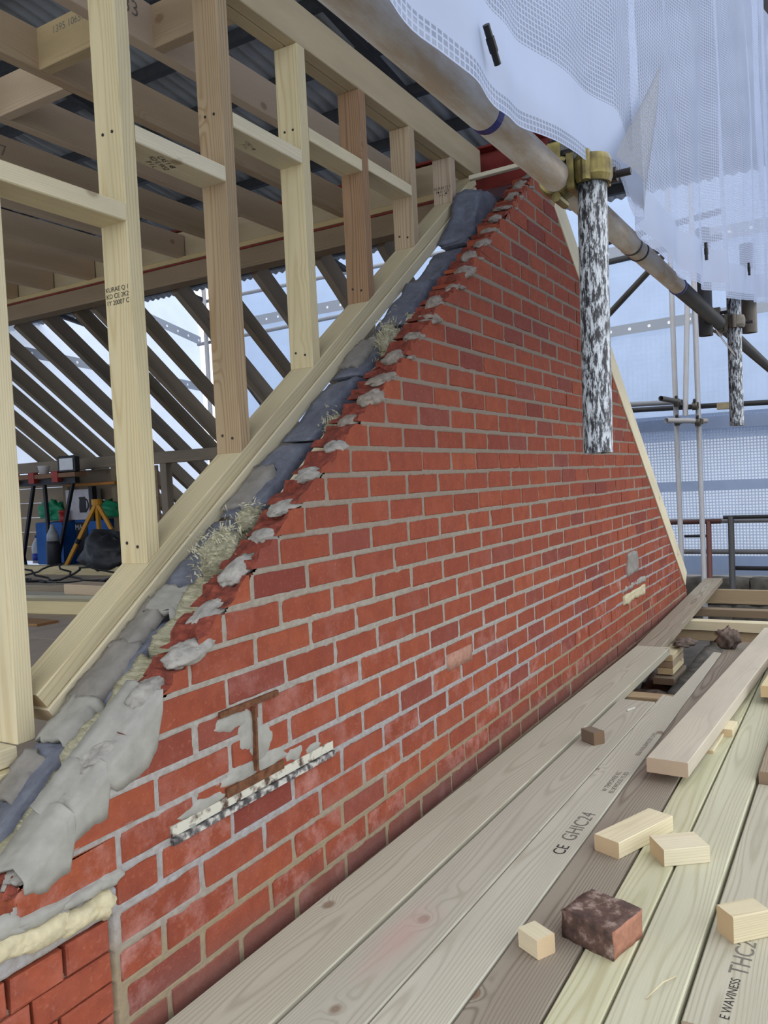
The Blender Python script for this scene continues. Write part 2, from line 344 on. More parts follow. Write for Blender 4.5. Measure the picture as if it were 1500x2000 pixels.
OLDT = galv('brown_old_tube', (.12, .105, .085), .7, (.06, .05, .04))
def worn_paint():
    m, nt, b = mat('worn_black_white_paint'); v, rnd, ob = obj_vec(nt)
    mp = N(nt, 'Mapping'); mp.inputs['Scale'].default_value = (34, 120, 120); L(nt, v, mp.inputs['Vector'])
    n1 = N(nt, 'TexNoise', Scale=1.3, Detail=7.0, Roughness=.75); L(nt, mp.outputs[0], n1.inputs['Vector'])
    L(nt, ramp(nt, n1.outputs['Fac'], ((.44, (.025, .025, .03)), (.49, (.10, .105, .11)), (.53, (.40, .43, .46)), (.72, (.62, .65, .68)))), b.inputs['Base Color'])
    b.inputs['Metallic'].default_value = .25; b.inputs['Roughness'].default_value = .42; bump(nt, b, n1.outputs['Fac'], .25, .002); return m
WORN = worn_paint()
BRASS = plain('yellow_passivated_steel', (.26, .215, .07), .42, .55, 35, .7, .3, dark=(.07, .055, .025))
DKSTEEL = plain('dark_steel', (.035, .03, .032), .5, .4, 40, .3, .1)
RUST = plain('rusted_steel', (.20, .085, .04), .85, .1, 60, .55, .7)
CHIP, _nt, _b = mat('chipped_cream_paint')
_v, _r, _o = obj_vec(_nt); _n1 = N(_nt, 'TexNoise', Scale=35.0, Detail=5.0); L(_nt, _v, _n1.inputs['Vector'])
L(_nt, ramp(_nt, _n1.outputs['Fac'], ((.38, (.07, .035, .02)), (.44, (.30, .27, .22)), (.52, (.56, .54, .45)))), _b.inputs['Base Color']); _b.inputs['Roughness'].default_value = .7
CHIPD, _nt, _b = mat('scuffed_dark_paint')
_v, _r, _o = obj_vec(_nt); _n1 = N(_nt, 'TexNoise', Scale=45.0, Detail=5.0); L(_nt, _v, _n1.inputs['Vector'])
L(_nt, ramp(_nt, _n1.outputs['Fac'], ((.42, (.05, .045, .045)), (.5, (.16, .15, .15)), (.6, (.50, .49, .44)))), _b.inputs['Base Color']); _b.inputs['Roughness'].default_value = .7
REDOX = plain('red_oxide_steel', (.22, .028, .02), .55, 0, 12, .35, .15)
TIN = plain('tin_sheet', (.42, .46, .50), .5, .2, 6, .35, .1, dark=(.30, .34, .38))
PURL = plain('black_purlin', (.035, .036, .04), .6, .1, 20, .3, .1)
PLY = wood('plywood_floor', (.42, .35, .28), (.34, .275, .22), var=.05, ring=.3, knots=.2)
STONE = plain('old_masonry', (.16, .145, .125), .95, 0, 9, .6, .9, dark=(.06, .055, .045), bdist=.02)
DIRT = plain('dusty_ground', (.14, .125, .11), 1, 0, 5, .5, .6, bdist=.02)
RUBBLE = plain('brick_rubble', (.22, .17, .14), .95, 0, 18, .55, 1.0, dark=(.07, .05, .04), bdist=.012)
BLACK = plain('black_plastic', (.012, .012, .014), .45, 0, 20, .2, 0)
BLUETAPE = plain('blue_tape', (.012, .018, .16), .45, 0, 40, .2, 0)
INK = plain('black_ink', (.045, .04, .04), .8, 0, 90, .4, 0)
INKG = plain('grey_ink', (.21, .195, .165), .8, 0, 90, .4, 0)

def sheet_mat(name, pu, pv, lw, hole, tint=(.80, .85, .95), band=None, trans=.62, base_t=.0):
    """reinforced polythene: grid of yarns, film cells partly see-through; band=(lo,hi) rows of v that are solid"""
    m, nt, b = mat(name); out = nt.nodes['Material Output']; nt.nodes.remove(b)
    uv = N(nt, 'UVMap'); s = N(nt, 'SeparateXYZ'); L(nt, uv.outputs[0], s.inputs[0])
    def line(c, p): 
        f = mth(nt, 'FRACT', mth(nt, 'DIVIDE', c, p)); return mth(nt, 'LESS_THAN', f, lw)
    g = mth(nt, 'MAXIMUM', line(s.outputs[0], pu), line(s.outputs[1], pv))
    if band:
        for lo, hi in band:
            inb = mth(nt, 'MULTIPLY', mth(nt, 'GREATER_THAN', s.outputs[1], lo), mth(nt, 'LESS_THAN', s.outputs[1], hi))
            g = mth(nt, 'MAXIMUM', g, inb)
    n1 = N(nt, 'TexNoise', Scale=5.0, Detail=4.0); L(nt, uv.outputs[0], n1.inputs['Vector'])
    c = mixc(nt, ramp(nt, n1.outputs['Fac'], ((.35, 0.0), (.7, .35))), tint, tuple(x * .75 for x in tint))
    d = N(nt, 'BsdfDiffuse'); L(nt, c, d.inputs['Color']); t = N(nt, 'BsdfTranslucent'); L(nt, c, t.inputs['Color']); gl = N(nt, 'BsdfGlossy', Roughness=.35); gl.inputs['Color'].default_value = (.9, .9, .9, 1)
    a = N(nt, 'MixShader'); a.inputs[0].default_value = trans; L(nt, d.outputs[0], a.inputs[1]); L(nt, t.outputs[0], a.inputs[2])
    a2 = N(nt, 'MixShader'); a2.inputs[0].default_value = .05; L(nt, a.outputs[0], a2.inputs[1]); L(nt, gl.outputs[0], a2.inputs[2])
    tr = N(nt, 'BsdfTransparent'); mx = N(nt, 'MixShader')
    L(nt, mth(nt, 'ADD', mth(nt, 'MULTIPLY', mth(nt, 'SUBTRACT', 1.0, g), hole), base_t), mx.inputs[0]); L(nt, a2.outputs[0], mx.inputs[1]); L(nt, tr.outputs[0], mx.inputs[2]); L(nt, mx.outputs[0], out.inputs['Surface'])
    return m
SHEET = sheet_mat('near_sheeting', .0105, .0078, .26, .42, (.50, .60, .84), band=((.022, .115),), trans=.5)
NET = sheet_mat('far_netting', .03, .03, .35, .16, (.30, .37, .50), trans=.7)
FILM = sheet_mat('far_film', .05, .05, .2, .02, (.27, .36, .53), trans=.85, base_t=.03)
FILMB = sheet_mat('bright_film', .05, .05, .2, .03, (.46, .54, .68), trans=.85, base_t=.08)
BANDM = sheet_mat('seam_band', .1, .1, .1, .0, (.44, .52, .66), trans=.7)
def eyelet_mat():
    m, nt, b = mat('eyelet_band'); uv = N(nt, 'UVMap'); s = N(nt, 'SeparateXYZ'); L(nt, uv.outputs[0], s.inputs[0])
    f = mth(nt, 'MULTIPLY', mth(nt, 'SUBTRACT', mth(nt, 'FRACT', mth(nt, 'DIVIDE', s.outputs[0], .2)), .5), .2)
    d = mth(nt, 'SQRT', mth(nt, 'ADD', mth(nt, 'MULTIPLY', f, f), mth(nt, 'MULTIPLY', s.outputs[1], s.outputs[1])))
    c = mixc(nt, mth(nt, 'LESS_THAN', d, .016), (.30, .33, .38), (.95, .97, 1))
    L(nt, c, b.inputs['Base Color']); b.inputs['Roughness'].default_value = .6; return m
EYE = eyelet_mat()

# ================================================================ THE SETTING
gnd = mk('floor_ground', [(-6, -9, -.08), (14, -9, -.08), (14, 12, -.08), (-6, 12, -.08)], [(0, 1, 2, 3)], DIRT); tag(gnd, 'dusty dark ground below the timber deck', kind='structure')

# ---- gable wall: mortar body with every brick laid in it
def xs(z): return .803 + (z - .775) / .729          # broken left rake
def xr(z): return 3.857 + (2.805 - z) / .7463       # right rake under the verge rafter
def ztop(x): return min(.775 + .729 * (x - .803), 2.805 - .7463 * (x - 3.857))
X0 = .62
gable = empty('wall_gable', (3.8, .05, .15), kind='structure'); tag(gable, 'red brick gable wall with a broken stepped left edge')
def clip(poly, a, b, c):
    """keep a*x+b*z<=c"""
    out = []
    for i in range(len(poly)):
        p, q = poly[i], poly[(i + 1) % len(poly)]; dp, dq = a * p[0] + b * p[1] - c, a * q[0] + b * q[1] - c
        if dp <= 0: out.append(p)
        if dp * dq < 0: t = dp / (dp - dq); out.append((p[0] + t * (q[0] - p[0]), p[1] + t * (q[1] - p[1])))
    return out
def area(p): return abs(sum(p[i][0] * p[(i + 1) % len(p)][1] - p[(i + 1) % len(p)][0] * p[i][1] for i in range(len(p)))) / 2
def brick_mesh(w, h, jit, seed, m):
    r = random.Random(seed); v = []
    for y, ins in ((.102, 0), (.0035, 0), (0, .0035)):
        for x, z in ((ins, ins), (w - ins, ins), (w - ins, h - ins), (ins, h - ins)):
            v.append((x + r.uniform(-jit, jit), y, z + r.uniform(-jit, jit)))
    f = [(0, 1, 2, 3)]
    for k in range(2):
        for i in range(4): f.append((k * 4 + i, k * 4 + 4 + i, k * 4 + 4 + (i + 1) % 4, k * 4 + (i + 1) % 4))
    f.append((8, 11, 10, 9))
    me = bpy.data.meshes.new('brick'); me.from_pydata(v, [], f); me.update(); me.materials.append(m); return me
MESHES = {}
def poly_brick(poly, rough, m, seed):
    """brick cut by the rake; the raking edge is broken"""
    r = random.Random(seed); pts = []
    for i in range(len(poly)):
        p, q = poly[i], poly[(i + 1) % len(poly)]; dx, dz = q[0] - p[0], q[1] - p[1]
        pts.append((p, False)); Lk = math.hypot(dx, dz)
        if abs(dx) > .004 and abs(dz) > .004 and rough:
            for k in range(1, 5): pts.append(((p[0] + dx * k / 5, p[1] + dz * k / 5), True))
    ys = (0, .03, .065, .102); n = len(pts); v = []; f = []
    for j, y in enumerate(ys):
        for (x, z), ro in pts:
            if ro: v.append((x + r.uniform(-.017, .012) + (.004 * j), y, z + r.uniform(-.014, .009)))
            else: v.append((x + r.uniform(-.001, .001), y, z))
    for j in range(3):
        for i in range(n): f.append((j * n + i, (j + 1) * n + i, (j + 1) * n + (i + 1) % n, j * n + (i + 1) % n))
    f.append(tuple(range(n))[::-1]); f.append(tuple(range(3 * n, 4 * n)))
    me = bpy.data.meshes.new('brick'); me.from_pydata(v, [], f); me.update(); me.materials.append(m); me.materials.append(BROKEN)
    for p in me.polygons[:3 * n]:
        i = (p.index % n)
        if pts[i][1] or pts[(i + 1) % n][1]: p.material_index = 1
    return me
specs = []                                           # (size in view, kind, data)
ROWS = {}
JX = 1.037                                           # straight joint of the patched corner
for k in range(-18, 17):
    z1 = 1.5 - .075 * k - .0058; z0 = z1 - .0634
    fr = .38 if k % 2 == 0 else .90
    n0 = int((X0 - 2.1957) / .225) - 2; cuts = [2.1957 + (i + fr) * .225 + random.uniform(-.007, .007) for i in range(n0, 24)]
    segs = list(zip(cuts[:-1], cuts[1:]))
    ROWS[k] = cuts
    if z0 < .70: segs = [(max(a, JX + .002), b) for a, b in segs if b > JX + .05]   # a patched corner lies left of a straight joint
    for a, b in segs:
        new = False; a += .006; b -= .006
        if b < X0 or a > 7.0: continue
        zj = random.uniform(-.0025, .0025)
        rect = [(a, z0 + zj), (b, z0 + zj), (b, z1 + zj), (a, z1 + zj)]
        p = clip(rect, -.729, 1, .775 - .729 * .803 + .004); p = clip(p, .7463, 1, 2.805 + .7463 * 3.857)
        if len(p) < 3 or area(p) < .0011: continue
        c = Vector(((a + b) / 2, 0, (z0 + z1) / 2)); d = (c - CAM)
        size = (b - a) * abs(d.y) / d.length ** 3
        vis = 0 if z1 < .40 else 1
        full = area(p) > .999 * area(rect)
        specs.append((size * vis, full, (a, b, z0 + zj, z1 + zj), p, new))
for i, (zt_, cuts) in enumerate([(.667, (.70, .812, .922, 1.028)), (.606, (.70, .852, 1.028)), (.545, (.72, .905, 1.028)), (.484, (.80, .965, 1.028)), (.423, (.72, .905, 1.028))]):
    for a, b in zip(cuts[:-1], cuts[1:]):
        a += .004; b -= .004; z0 = zt_ - .057; z1 = zt_
        specs.append((9, True, (a, b, z0, z1), [(a, z0), (b, z0), (b, z1), (a, z1)], True))
specs.sort(key=lambda s: -s[0])
SV = []; SF = []
for i, (sz, full, (a, b, z0, z1), p, new) in enumerate(specs):
    m = BRICKF if new else BRICK
    yj = random.uniform(-.0018, .0022)
    if i < 300:
        if full:
            key = (round((b - a) / .006), new, random.randrange(4))
            if key not in MESHES: MESHES[key] = brick_mesh(key[0] * .006, z1 - z0, .0016, i, m)
            me = MESHES[key]; o = put('brick', me, gable, Matrix.Translation((a + (b - a - key[0] * .006) / 2, yj, z0)))
        else:
            q = [(x - p[0][0], z - p[0][1]) for x, z in p]
            me = poly_brick(q, p[0][0] < 3.8, m, i); put('brick', me, gable, Matrix.Translation((p[0][0], yj, p[0][1])))
    else:
        n = len(p); b0 = len(SV)
        SV += [(x, yj, z) for x, z in p] + [(x, .1, z) for x, z in p]
        SF += [tuple(b0 + j for j in range(n))[::-1]] + [(b0 + j, b0 + n + j, b0 + n + (j + 1) % n, b0 + (j + 1) % n) for j in range(n)]
far = mk('brick_courses', SV, [tuple(f) for f in SF], BRICKS, gable); tag(far, kind='stuff')
# mortar body: joints stand almost flush with ragged edges lapping on to the bricks
import bisect
gx = []; x = X0
while x < 7.05: gx.append(x); x += .0055 if x < 2.4 else (.009 if x < 4 else .018)
gz = []; z = .12
while z < 2.86: gz.append(z); z += .0052
v = []; f = []; nz_ = len(gz); NV = noise.noise; idx = {}
for i, x in enumerate(gx):
    zt = ztop(x) - .008 + .008 * NV(Vector((x * 40, 2, 0)))
    for j, z in enumerate(gz):
        if z > zt: break
        n1 = NV(Vector((x * 55, 0, z * 55))); n2 = NV(Vector((x * 140, 3, z * 140)))
        kk = (1.5 - z) / .075; kb = round(kk); d = abs(kk - kb) * .075; k = math.floor(kk)
        c = ROWS.get(k)
        if c:
            q = bisect.bisect(c, x); d = min(d, *(abs(c[w] - x) for w in (q - 1, q) if 0 <= w < len(c)))
        n0_ = NV(Vector((x * 22, 5, z * 22))); wdt = .0066 + .0024 * n0_ + .0012 * n1
        y = (.0022 + .0010 * n1 - .0034 * min(1, d / .006) ** 2) if d < wdt else min(.014, -.001 + (d - wdt) * 1.6)
        if x < JX - .008 and z < .672: y = .012 + .004 * n1 if min(abs(z - q_) for q_ in (.608, .547, .486, .425)) < .006 else .045
        elif x < JX + .008 and z < .72: y = .001 + .002 * n1
        idx[(i, j)] = len(v); v.append((x, y, z))
for i in range(len(gx) - 1):
    for j in range(nz_ - 1):
        a, b, c, d = idx.get((i, j)), idx.get((i + 1, j)), idx.get((i + 1, j + 1)), idx.get((i, j + 1))
        if None not in (a, b, c, d): f.append((a, b, c, d))
mo = mk('mortar', v, f, MORTAR, gable, True)
bk = [(X0, .1, .12), (7.05, .1, .12), (7.05, .1, .42), (3.84, .1, 2.78), (X0, .1, .62)]
mk('wall_core', bk + [(x, .05, z - (.03 if z > .5 else 0)) for x, y, z in bk], [(0, 1, 2, 3, 4), (9, 8, 7, 6, 5)] + [(i, 5 + i, 5 + (i + 1) % 5, (i + 1) % 5) for i in range(5)], MORTAR, gable)
def blob(name, c, ab, th, mtl, parent, seed=0, amp=.35, freq=1.6, n=5, m=26, tilt=0):
    v = [(c[0], c[1] - th, c[2])]; f = []; sd = Vector((seed * 1.7, seed * .6, 0))
    for i in range(1, n + 1):
        r = i / n
        for j in range(m):
            an = 2 * pi * j / m; d = Vector((cos(an), sin(an), 0)); k = 1 + amp * fbm(d * freq + sd, 4)
            px, pz = cos(an) * ab[0] * k * r, sin(an) * ab[1] * k * r; ct, s_ = cos(tilt), sin(tilt)
            yy = -th * (1 - r ** 3) + .003 * noise.noise(Vector((px * 60, seed, pz * 60))) * (1 - r) + (.004 if i == n else 0)
            v.append((c[0] + px * ct - pz * s_, c[1] + yy, c[2] + px * s_ + pz * ct))
    f += [(0, 1 + (j + 1) % m, 1 + j) for j in range(m)]
    for i in range(n - 1):
        for j in range(m): a = 1 + i * m + j; b = 1 + i * m + (j + 1) % m; f.append((a, b, b + m, a + m))
    return mk(name, v, f, mtl, parent, True)
# mortar lumps left on the broken steps
for i, k in enumerate(range(-18, 10)):
    z = 1.5 - .075 * k; x = xs(z)
    r = random.Random(i * 5)
    sx = r.uniform(.032, .072)
    lump('mortar_lump', (x + .012 + r.uniform(-.01, .02), r.uniform(.02, .05), z + r.uniform(-.004, .006)), (sx, r.uniform(.026, .044), r.uniform(.012, .027)), FRESHD if k < -1 else FRESHL, gable, seed=i + 3, amp=.26, n=18, rot=radians(r.uniform(-32, -14)), freq=1.5)
    if k < -2 and i % 2: lump('mortar_lump', (x + .05, r.uniform(.0, .012), z + .001), (.03, .014, .009), FRESHD, gable, seed=i + 43, amp=.3, n=12, rot=-.15)
# broad trowelled smears over the lowest cut bricks
def smear(name, pts, th, mtl, parent, seed=0, y0=-.004, y1=.1, nn=14):
    """slab that caps the rake between x0..x1 and laps down the face; pts=(x,z_top,z_low) stations"""
    v = []; f = []; rows = 9
    for i in range(nn + 1):
        t = i / nn * (len(pts) - 1); a = int(min(t, len(pts) - 2)); u = t - a
        x, zt, zl = [pts[a][c] * (1 - u) + pts[a + 1][c] * u for c in range(3)]
        for j in range(rows):
            if j < 4: w = j / 4; p = Vector((x, y1 + (y0 + .012 - y1) * w, zt + .008 * sin(w * 5 + seed)))
            else: w = (j - 4) / (rows - 5); p = Vector((x + .01 * noise.noise(Vector((i, j, seed))), y0 * (1 - w ** 4), zt + (zl - zt) * w - .006))
            nzv = noise.noise(p * 22 + Vector((seed, 0, 0))); p += Vector((nzv * .006, -abs(nzv) * .0025, nzv * .006 + .003 * noise.noise(p * 70)))
            v.append(p)
    for i in range(nn):
        for j in range(rows - 1): q = i * rows + j; f.append((q, q + 1, q + rows + 1, q + rows))
    o = mk(name, v, f, mtl, parent, True); s = o.modifiers.new('thick', 'SOLIDIFY'); s.thickness = th; s.offset = -1; return o
def rk(x, lo): return (x, .775 + .729 * (x - .803) + .019, lo)
smear('mortar_smear', [rk(1.035, .935), rk(1.06, .908), rk(1.10, .912), rk(1.14, .928), rk(1.17, .96), rk(1.19, 1.03)], .006, FRESH, gable, 1, nn=30)
smear('mortar_smear', [rk(.94, .835), rk(.96, .85), rk(.985, .862), rk(1.01, .866), rk(1.035, .868), rk(1.045, .92)], .006, FRESH, gable, 2, nn=30)
smear('mortar_smear', [rk(.85, .80), rk(.87, .80), rk(.895, .79), rk(.925, .80), rk(.945, .80), rk(.958, .85)], .006, FRESH, gable, 4, nn=30)
for i, (x, z, a, b, t) in enumerate([(.80, .728, .07, .026, -.15), (.88, .712, .07, .026, -.08), (.96, .703, .055, .022, .0), (1.012, .70, .03, .03, .3), (.70, .72, .07, .03, 0)]):
    blob('mortar_lump', (x, .003, z), (a, b), .016, CREAM, gable, i + 90, .35, tilt=t)
for i, (x, z, a, b, t) in enumerate([(.80, .762, .06, .022, -.3), (.88, .748, .07, .016, -.05), (.97, .742, .06, .014, .0), (1.03, .742, .04, .016, 0)]):
    blob('mortar_lump', (x, .001, z), (a, b), .012, FRESH, gable, i + 120, .35, tilt=t)
for i, (x, z, a, b) in enumerate([(1.455, .90, .045, .055), (1.40, .945, .07, .022), (1.50, .87, .05, .05), (1.42, .815, .075, .025), (1.29, .79, .075, .016), (1.53, .815, .07, .03), (1.255, .765, .05, .014), (1.62, .80, .05, .018), (1.70, .79, .04, .014)]):
    blob('mortar_patch', (x, .001, z), (a, b), .005, FRESH, gable, i + 150, .4)
hexa('patch_render', cbox8(4.93, 5.5, -.006, .02, .655, .715), (14, 2, 4), CREAM, gable, amp=.012, freq=12, seed=3)
hexa('patch_render', cbox8(4.93, 5.5, -.004, .02, .73, .765), (14, 2, 3), FRESH, gable, amp=.010, freq=14, seed=5)
hexa('patch_render', cbox8(5.06, 5.32, -.004, .02, .82, .955), (6, 2, 6), SMEAR, gable, amp=.014, freq=14, seed=6)
hexa('patch_brick', cbox8(2.515, 2.72, -.002, .03, .805, .862), (5, 1, 2), plain('pink_sand_patch', (.46, .25, .18), .95, nscale=80, namt=.3, bmp=.5), gable, amp=.003, freq=20, seed=8)
# old steel angle and rusty ties bedded in the brickwork
ang = empty('steel_angle', (1.2, -.01, .745), 'chipped cream painted steel angle bedded in the brick wall', 'steel angle')
prism('angle_leg', .6, [(-.002, 0), (.03, 0), (.03, .023), (-.002, .023)], CHIP, ang, Matrix.Translation((1.19, -.002, .759)))
prism('angle_lip', .6, [(-.004, 0), (.03, 0), (.03, .014), (-.004, .014)], CHIPD, ang, Matrix.Translation((1.19, -.006, .743)))
t = prism('rusty_strip', .21, [(-.004, 0), (.02, 0), (.02, .014), (-.004, .014)], RUST, None, Matrix.Translation((1.355, -.002, .963))); tag(t, 'short flat rusty bar bedded in mortar above the cream angle', 'metal bar')
t = prism('rusty_strip', .21, [(-.003, 0), (.02, 0), (.02, .022), (-.003, .022)], RUST, None, Matrix.Translation((1.362, -.003, .779))); tag(t, 'rusty bar lying right on top of the cream steel angle', 'metal bar')
t = prism('rusty_rod', .15, [(-.003, -.003), (.01, -.003), (.01, .004), (-.003, .004)], RUST, None, frame((1.464, -.003, .81), (1.468, -.003, .962), (1, 0, 0))); tag(t, 'thin upright rusty rod standing in the wall mortar', 'metal rod')

# ---- inner leaf of grey blocks, raked and broken
inner = empty('wall_inner', (1.5, .25, .5), kind='structure'); tag(inner, 'raked inner leaf of dark grey blocks with mortar smears')
def xb(z): return 1.015 + (z - .874) / .7217
for c in range(-2, 11):
    r = random.Random(c + 50); z0 = .745 + .218 * c; z1 = z0 + .205
    a0, a1 = xb(z0), xb(z1)
    if z1 > 2.75: break
    dz = r.uniform(-.012, .012)
    if c < 0: a0, a1 = .72, .74
    C8 = [(a0 + .0, .2, z0), (a0 + .75, .2, z0), (a0 - .012, .3, z0 - .006), (a0 + .75, .3, z0), (a1 - .002, .2, z1 + dz), (a0 + .75, .2, z1), (a1 - .02, .3, z1 - .008 + dz), (a0 + .75, .3, z1)]
    hexa('block', C8, (10, 6, 16), BLOCK, inner, amp=.011, freq=10, seed=c + 5, amp2=.004, freq2=45)
hexa('block', [(3.32, .19, 2.52), (3.62, .19, 2.52), (3.26, .31, 2.50), (3.62, .31, 2.52), (3.50, .20, 2.80), (3.68, .2, 2.80), (3.44, .31, 2.78), (3.66, .31, 2.80)], (9, 6, 9), BLOCK, inner, amp=.018, freq=9, seed=31, amp2=.005)
def rake_smear(x0, x1, y0, y1, seed, mtl, lift=.004, th=.012):
    v = []; f = []; nx, ny = 16, 8
    for i in range(nx + 1):
        for j in range(ny + 1):
            a = i / nx; b = j / ny
            ed = .018 * noise.noise(Vector((seed, b * 5, 0))) if i in (0, nx) else 0; ey = .014 * noise.noise(Vector((a * 7, seed, 3))) if j in (0, ny) else 0
            x = x0 + (x1 - x0) * a + ed; y = y0 + (y1 - y0) * b + ey
            p = Vector((x, y, .874 + .7217 * (x - 1.015) - .05 * (y - .2) + lift)); p.z += .010 * noise.noise(p * 16 + Vector((seed, 0, 0))) + .004 * noise.noise(p * 60)
            if b < .12: p.z -= .02 * (1 - b / .12)
            v.append(p)
    for i in range(nx):
        for j in range(ny): q = i * (ny + 1) + j; f.append((q, q + ny + 1, q + ny + 2, q + 1))
    o = mk('mortar_smear', v, f, mtl, inner, True); s = o.modifiers.new('thick', 'SOLIDIFY'); s.thickness = th; s.offset = 1
for i, (a, b, c, d) in enumerate([(1.0, 1.09, .24, .305), (1.115, 1.21, .205, .30), (1.205, 1.35, .225, .31), (1.33, 1.47, .245, .31), (1.43, 1.50, .2, .29), (1.76, 1.93, .235, .31), (2.40, 2.56, .24, .31)]):
    rake_smear(a, b, c, d, i * 3 + 1, SMEAR if i not in (4, 1) else FRESH, th=.016)

# ---- mineral wool in the cavity
def wool(name, x0, x1, y0, y1, lift0, lift1, seed, label, n=(26, 8, 5), amp=.016, h=.2):
    z = lambda x: .874 + .7217 * (x - 1.015)
    C8 = [(x0, y0, z(x0) - h), (x1, y0, z(x1) - h), (x0, y1, z(x0) - h), (x1, y1, z(x1) - h), (x0, y0, z(x0) + lift0), (x1, y0, z(x1) + lift1), (x0, y1, z(x0) + lift0 - .004), (x1, y1, z(x1) + lift1 - .004)]
    o = hexa(name, C8, n, WOOL, None, amp=amp, freq=13, seed=seed, amp2=.009, freq2=48); tag(o, label, 'insulation', 'mineral wool in the wall cavity'); return o
wool('insulation_batt', .72, 1.075, .108, .198, -.015, .0, 1, 'lowest strip of mineral wool beside the mortar smears')
wool('insulation_batt', 1.095, 1.315, .110, .197, .012, .012, 2, 'mineral wool strip below the pale furry tuft, beside the lumpy brick ends')
wool('insulation_batt', 1.335, 1.53, .108, .197, .012, .015, 3, 'smooth mineral wool strip just under the big furry tuft')
def tuft(c, s, n, seed, label, dirv=(-.5, -.35, .45)):
    e = empty('insulation_tuft', c, label, 'insulation', 'mineral wool in the wall cavity'); r = random.Random(seed)
    lump('wool_core', c, (s[0] * .9, s[1] * .9, s[2] * .85), WOOL, e, seed=seed, amp=.3, n=18, freq=3, flat=1.2)
    v = []; f = []
    for i in range(n * 6):
        b = Vector(c) + Vector((r.gauss(0, s[0] * .47), r.gauss(0, s[1] * .47), r.gauss(0, s[2] * .47)))
        fl_ = Vector((noise.noise(b * 14 + Vector((seed, 0, 0))), noise.noise(b * 14 + Vector((0, seed, 3))), noise.noise(b * 14 + Vector((5, 0, seed)))))
        d = (Vector(dirv) * .2 + fl_ * 2.6 + Vector((r.uniform(-.15, .15), r.uniform(-.15, .15), r.uniform(-.15, .15)))).normalized(); w = d.cross(Vector((r.random(), r.random(), r.random()))).normalized() * r.uniform(.0008, .0022)
        Lh = r.uniform(.007, .018); g = Vector((0, 0, -Lh * .35)) + fl_ * Lh * .3; q = len(v)
        for k, t in enumerate((0, .5, 1)):
            p = b + d * Lh * t + g * t * t; ww = w * (1 - .6 * t); v += [p - ww, p + ww]
        f += [(q, q + 1, q + 3, q + 2), (q + 2, q + 3, q + 5, q + 4)]
    o = mk('wool_fibres', v, f, FIBRE, e); tag(o, kind='stuff')
    return e
tuft((1.575, .15, 1.30), (.085, .05, .075), 420, 5, 'large furry cream tuft of mineral wool bulging from the cavity')
tuft((1.69, .155, 1.385), (.05, .03, .045), 160, 6, 'small pointed mineral wool tuft at the foot of the cavity batten')
tuft((2.50, .155, 1.955), (.07, .04, .075), 300, 7, 'curled green-grey mineral wool tuft high between block and brick')
tuft((2.13, .15, 1.655), (.05, .035, .04), 160, 8, 'grubby mineral wool wisp above the cavity batten')
tuft((2.60, .12, 2.04), (.028, .025, .035), 80, 9, 'tiny square mineral wool stub near the upper blocks')
bt = timber('cavity_batten', (1.735, .125, 1.385), (2.055, .125, 1.62), .05, .02, PINE2, None, up=(-.6, -.25, .75)); tag(bt, 'short pale batten wedged up the wall cavity', 'batten')

# ================================================================ STUD PARTITION
def zp(x): return 1.041 + .7363 * (x - 1.137)       # top of the raking plates at their front edge
part = empty('stud_partition', (2.4, .3775, .9), 'pale timber stud partition with raking double sole plate', 'stud wall')
YS = .33; YD = .095; YC = YS + YD / 2
sl = math.atan(.7363); u = Vector((cos(sl), 0, sin(sl))); nrm = Vector((-sin(sl), 0, cos(sl)))
for i, (off, e0, e1) in enumerate(((.0215, 0, 0), (.066, -.006, -.03))):
    a = Vector((1.137, YC, 1.041)) - nrm * off + u * e0; b = Vector((3.715, YC, zp(3.715))) - nrm * off + u * e1
    timber('sole_plate', a, b, YD + (.012 if i else 0), .043, PINE2 if i else PINE, part, up=(0, 0, 1))
SX = [1.082, 1.480, 1.872, 2.267, 2.655, 3.05, 3.45]; SM = [PINE, PINE, TAN, PINE, BROWN, TAN, TAN]
def stud(x, z0a, z0b, z1, m):
    w = .047; 
    # grain runs up: local x is the length
    P = [(z0a, 0, 0), (z0b, 0, -w), (z0b, YD, -w), (z0a, YD, 0), (z1, 0, 0), (z1, 0, -w), (z1, YD, -w), (z1, YD, 0)]
    M = Matrix(((0, 0, -1, x), (0, 1, 0, YS), (1, 0, 0, 0), (0, 0, 0, 1)))
    f = [(0, 3, 2, 1), (4, 5, 6, 7), (0, 1, 5, 4), (1, 2, 6, 5), (2, 3, 7, 6), (3, 0, 4, 7)]
    cz = (z0a + z1) / 2
    o = mk('stud', [(a - cz, b - YD / 2, c + w / 2) for a, b, c in P], f, m, part, False, M @ Matrix.Translation((cz, YD / 2, -w / 2)))
    bv = o.modifiers.new('eased', 'BEVEL'); bv.width = .0025; bv.segments = 1; return o
studs = []
for i, (x, m) in enumerate(zip(SX, SM)):
    top = 2.95 if i >= 2 else 3.3
    studs.append(stud(x, .945 if i == 0 else zp(x) - .001, .945 if i == 0 else zp(x + .047) - .001, top, m))
stud(.685, .945, .945, 3.3, PINE)
NZ = [(.732, 1.082, 2.0), (1.129, 1.480, 2.165), (1.527, 1.872, 2.377), (1.919, 2.267, 2.551), (2.314, 2.655, 2.643), (2.702, 3.05, 2.660)]
for a, b, z in NZ: timber('nogging', (a, YC, z + .0225), (b, YC, z + .0225), YD, .045, PINE2 if a < 2.6 else PINE, part)
for i, yy in enumerate((YS + .0235, YS + .0725)):
    timber('head_plate', (1.55, yy, 3.02), (3.80, yy, 3.02), .047, .14, HEAD, part)
timber('floor_plate', (.3, YC + .01, .925), (1.08, YC + .01, .925), YD + .02, .04, PINE2, part)
